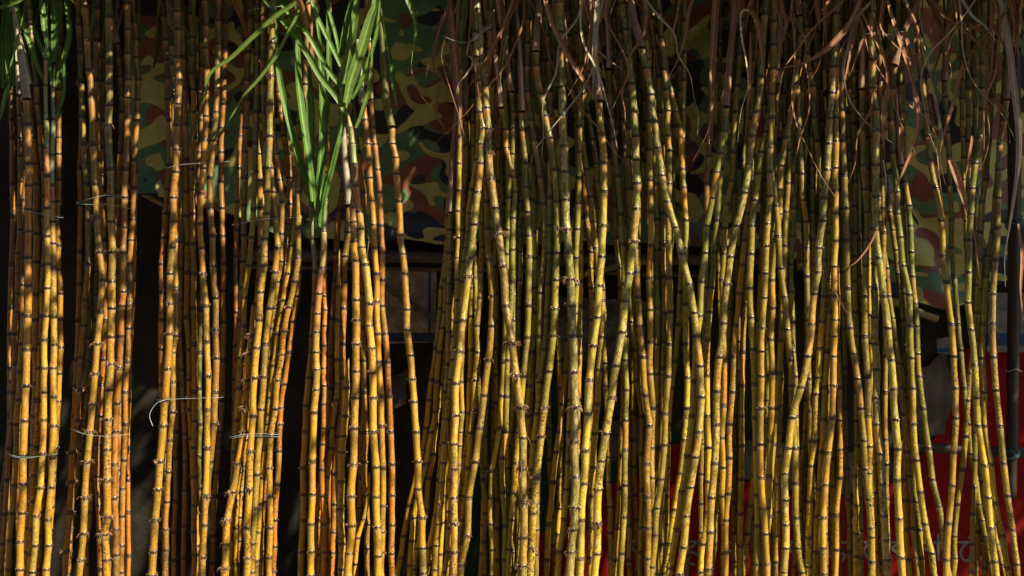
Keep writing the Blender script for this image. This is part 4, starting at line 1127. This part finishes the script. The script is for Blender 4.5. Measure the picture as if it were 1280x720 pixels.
wrap('binding_wire', M['wire'], 1267, 460, 10, .40, 1, 'thin wire ring round the middle of the dark bamboo pole', 23)

b = sheet('brown_board', M['poster_brown'], [(470, 338), (546, 337), (544, 428), (468, 430)], .62, None, at(508, 384, .62), 0, 31, .012, True)
tag(b, 'worn brown board with blue border lines under the tarpaulin', 'board')
b = sheet('torn_poster', M['poster_torn'], [(694, 372), (808, 376), (806, 420), (798, 438), (790, 462), (776, 452), (764, 464), (748, 466), (730, 452), (712, 456), (696, 440)], .70, None, at(750, 420, .70), .003, 32, .004, True)
tag(b, 'torn white and blue poster on the wall behind the middle canes', 'poster')
b = sheet('printed_banner', M['poster_banner'], [(1236, 366), (1330, 366), (1330, 440), (1234, 440)], .66, None, at(1280, 404, .66), 0, 33, .008, True)
tag(b, 'white banner with a blue lower band behind the dark bamboo pole', 'banner')
mb = MB()
for k in range(9):   # small rows of print on the banner
    for ln, yy in ((0, 386), (1, 408), (2, 428)):
        x = 1238 + k * 6 + ln; p = at(x, yy, .657)
        w = (.004, .006, .005)[(k + ln) % 3]; h = .0028
        i4 = [mb.add(p + Vector(c)) for c in ((-w, 0, -h), (w, 0, -h), (w, 0, h), (-w, 0, h))]; mb.f.append(tuple(i4))
pr = mb.build('lettering', mat_simple('faint_blue_print', (.03, .08, .18), (.06, .13, .26), 30), b, at(1280, 404, .66), smooth=False)
o = sheet('poster_scrap', M['poster_banner'], [(1171, 424), (1200, 419), (1202, 437), (1185, 443), (1172, 441)], .68, None, at(1186, 430, .68), .001, 34, .004, True)
tag(o, 'small scrap of blue and white poster left of the banner', 'poster')

# ------------------------------------------------------------------ unseen tin roof, added to shade the wall and cane tops
mb = MB(); rr = random.Random(77); nx = 420; rows = []
for j in range(9):
    row = []
    for i in range(nx + 1):
        x = -5.2 + 10.4 * i / nx
        edge = .06 - .12 * (1 - sstep(-.55, -.42, x)) - .22 * sstep(1.7, 2.3, x) + .05 * math.sin(x * 1.9) + .035 * math.sin(x * 5.3 + 1)
        y = YW + (edge - YW) * j / 8
        row.append((x, y, 3.02 + .16 * (y - edge) + .014 * math.sin(x * 62)))
    rows.append(row)
T = [[mb.add(c) for c in row] for row in rows]; B = [[mb.add((a, b, c - .006)) for a, b, c in row] for row in rows]
for j in range(8):
    for i in range(nx):
        mb.f.append((T[j][i], T[j + 1][i], T[j + 1][i + 1], T[j][i + 1])); mb.f.append((B[j][i], B[j][i + 1], B[j + 1][i + 1], B[j + 1][i]))
for i in range(nx): mb.f.append((T[8][i], B[8][i], B[8][i + 1], T[8][i + 1]))
tag(mb.build('shade_roof', mat_simple('rusty_tin', (.10, .05, .03), (.22, .20, .19), 6, .5), None, (0, YW, 3)), 'unseen rusty tin roof added above the canes to shade them', 'roof')

# unseen vine and rafters, added before the eave to dapple sunlight on the canes
roof = col.objects['shade_roof'] if 'shade_roof' in col.objects else None
for i in range(9):
    mb = MB(); x = -2.4 + i * .85
    tube(mb, [Vector((x, .3, 3.0)), Vector((x + .02, -.5, 2.93)), Vector((x - .01, -1.3, 2.88))], .014, 8)
    mb.build('shade_rafter', M['bamboo'], roof, (0, YW, 3))
mb = MB(); vr = random.Random(91); cover = 0
from mathutils import noise as mn
FW = math.cos(R(SUN_AZ)) / math.tan(R(SUN_EL)); K = FW / .47
while cover < VINE_N:
    q = vr.uniform(-.12, 1.45); x = vr.uniform(-2.2, 5.2); y = -q * K
    u = min(1, max(0, (q - .12) / 1.33))
    rgt = sstep(2.0, 3.4, x)
    dens = VINE_A * (1 - u) ** (VINE_P - 1.2 * rgt) + VINE_B
    dens *= 1 - .78 * sstep(.1, .5, x) * (1 - sstep(1.5, 2.2, x))
    for hx, hy, hrx, hry in HOLES:
        if ((x - hx) / hrx) ** 2 + ((y - hy) / hry) ** 2 < 1: dens *= .08
    nn = mn.noise(Vector((x * 2.3, y * 2.6, 3.0))) * .5 + .5
    nn2 = mn.noise(Vector((x * 6, y * 6, 9.0))) * .5 + .5
    cover += 1
    if vr.random() > dens * (.12 + 1.7 * sstep(.36, .62, nn * .75 + nn2 * .25)): continue
    z = 2.86 + .05 * (y + 1.3) + vr.uniform(-.10, .12)
    c = Vector((x, y, z)); a = vr.uniform(0, 6.28); tilt = vr.uniform(-.6, .6)
    ax = Vector((math.cos(a), math.sin(a), math.sin(tilt) * .7)).normalized(); L = vr.uniform(.05, .11)
    side = ax.cross(Vector((vr.uniform(-.4, .4), vr.uniform(-.4, .4), 1))).normalized() * L * vr.uniform(.30, .42)
    up = Vector((0, 0, .006))
    rows_ = [(c, 0), (c + ax * L * .3, .9), (c + ax * L * .6, .85), (c + ax * L, .05)]
    ids = []
    for q, (pp, k) in enumerate(rows_):
        ids.append([mb.add(pp - side * k + up, lf=(0, q * .3, a)), mb.add(pp, lf=(.5, q * .3, a)), mb.add(pp + side * k + up, lf=(1, q * .3, a))])
    for A_, B_ in zip(ids, ids[1:]):
        for k in range(2): mb.f.append((A_[k], A_[k + 1], B_[k + 1], B_[k]))
vine = empty('shade_vine', (1.0, -.4, 2.9)); tag(vine, 'unseen leafy vine added over the rafters to dapple the canes', 'vine')
mb.build('shade_foliage', M['green'], vine, (1.0, -.4, 2.9))
mb = MB()
for i in range(7):
    P_ = [Vector((-2.2 + k * .9, -.2 - .16 * i + .08 * math.sin(k * 1.3 + i), 2.90 + .03 * math.sin(k + i))) for k in range(8)]
    mb2 = MB(); tube(mb2, catmull(P_, 60), .006, 6); mb2.build('stem', M['bamboo'], vine, (1.0, -.4, 2.9))

# ------------------------------------------------------------------ ground
mb = MB()
n = 60
rows = []
for j in range(n + 1):
    row = []
    for i in range(n + 1):
        fx = (i / n * 2 - 1); fy = (j / n * 2 - 1)
        x = math.copysign(abs(fx) ** 3 * 150, fx); y = math.copysign(abs(fy) ** 3 * 150, fy)
        row.append(mb.add((x, y, 0)))
    rows.append(row)
for j in range(n):
    for i in range(n):
        mb.f.append((rows[j][i], rows[j][i + 1], rows[j + 1][i + 1], rows[j + 1][i]))
g = mb.build('ground', M['ground'], None, (0, 0, 0)); tag(g, kind='structure')

# unseen house added across the lane, facing the canes, to screen the low sky
mb = MB(); box(mb, (-16, -16, 0), (11, -11, 7.5))
house = empty('screen_house', (-2, -11, 0)); tag(house, 'unseen brick house added across the lane to screen the low sky', 'house')
mb.build('wall', mat_simple('sooty_brick', (.05, .035, .028), (.11, .07, .055), 2.5, .9), house, (-2, -11, 0), smooth=False)
for k in range(8):
    mb = MB(); box(mb, (-14 + k * 3.1, -11, 3.6), (-12.7 + k * 3.1, -10.93, 5.2)); mb.build('window', M['pipe'], house, (-2, -11, 0), smooth=False)
mb = MB(); box(mb, (-16.4, -16.4, 7.5), (11.4, -10.5, 7.7)); mb.build('roof', M['wall'], house, (-2, -11, 0), smooth=False)

# ------------------------------------------------------------------ light
EL, AZ = SUN_EL, SUN_AZ          # azimuth measured from the wall's normal towards the right
to_sun = Vector((math.sin(R(AZ)) * math.cos(R(EL)), -math.cos(R(AZ)) * math.cos(R(EL)), math.sin(R(EL))))
sun = bpy.data.lights.new('sun', 'SUN'); sun.energy = SUN_E; sun.angle = R(.6); sun.color = (1.0, .87, .60)
so = bpy.data.objects.new('sun', sun); so.rotation_euler = (-to_sun).to_track_quat('-Z', 'Y').to_euler(); so.location = to_sun * 20; link(so)
w = bpy.data.worlds.new('World'); sc.world = w; w.use_nodes = True
nt = w.node_tree; bg = nt.nodes['Background']
sky = nt.nodes.new('ShaderNodeTexSky'); sky.sky_type = 'NISHITA'; sky.sun_disc = False
sky.sun_elevation = R(EL); sky.sun_rotation = math.atan2(to_sun.x, to_sun.y)
nt.links.new(sky.outputs[0], bg.inputs[0]); bg.inputs[1].default_value = SKY

cam = bpy.data.cameras.new('camera'); co = bpy.data.objects.new('camera', cam); link(co)
co.location = (0, -D, ZC); co.rotation_euler = (R(90), 0, 0)
cam.sensor_width = 36; cam.lens = 36 * D / (1280 * S); cam.clip_end = 500
cam.dof.use_dof = True; cam.dof.focus_distance = D - .02; cam.dof.aperture_fstop = 2.2
sc.camera = co
sc.view_settings.view_transform = 'Standard'; sc.view_settings.look = 'None'
sc.view_settings.exposure = EXPOSURE; sc.view_settings.gamma = 1
sc.cycles.max_bounces = 6; sc.cycles.use_denoising = True
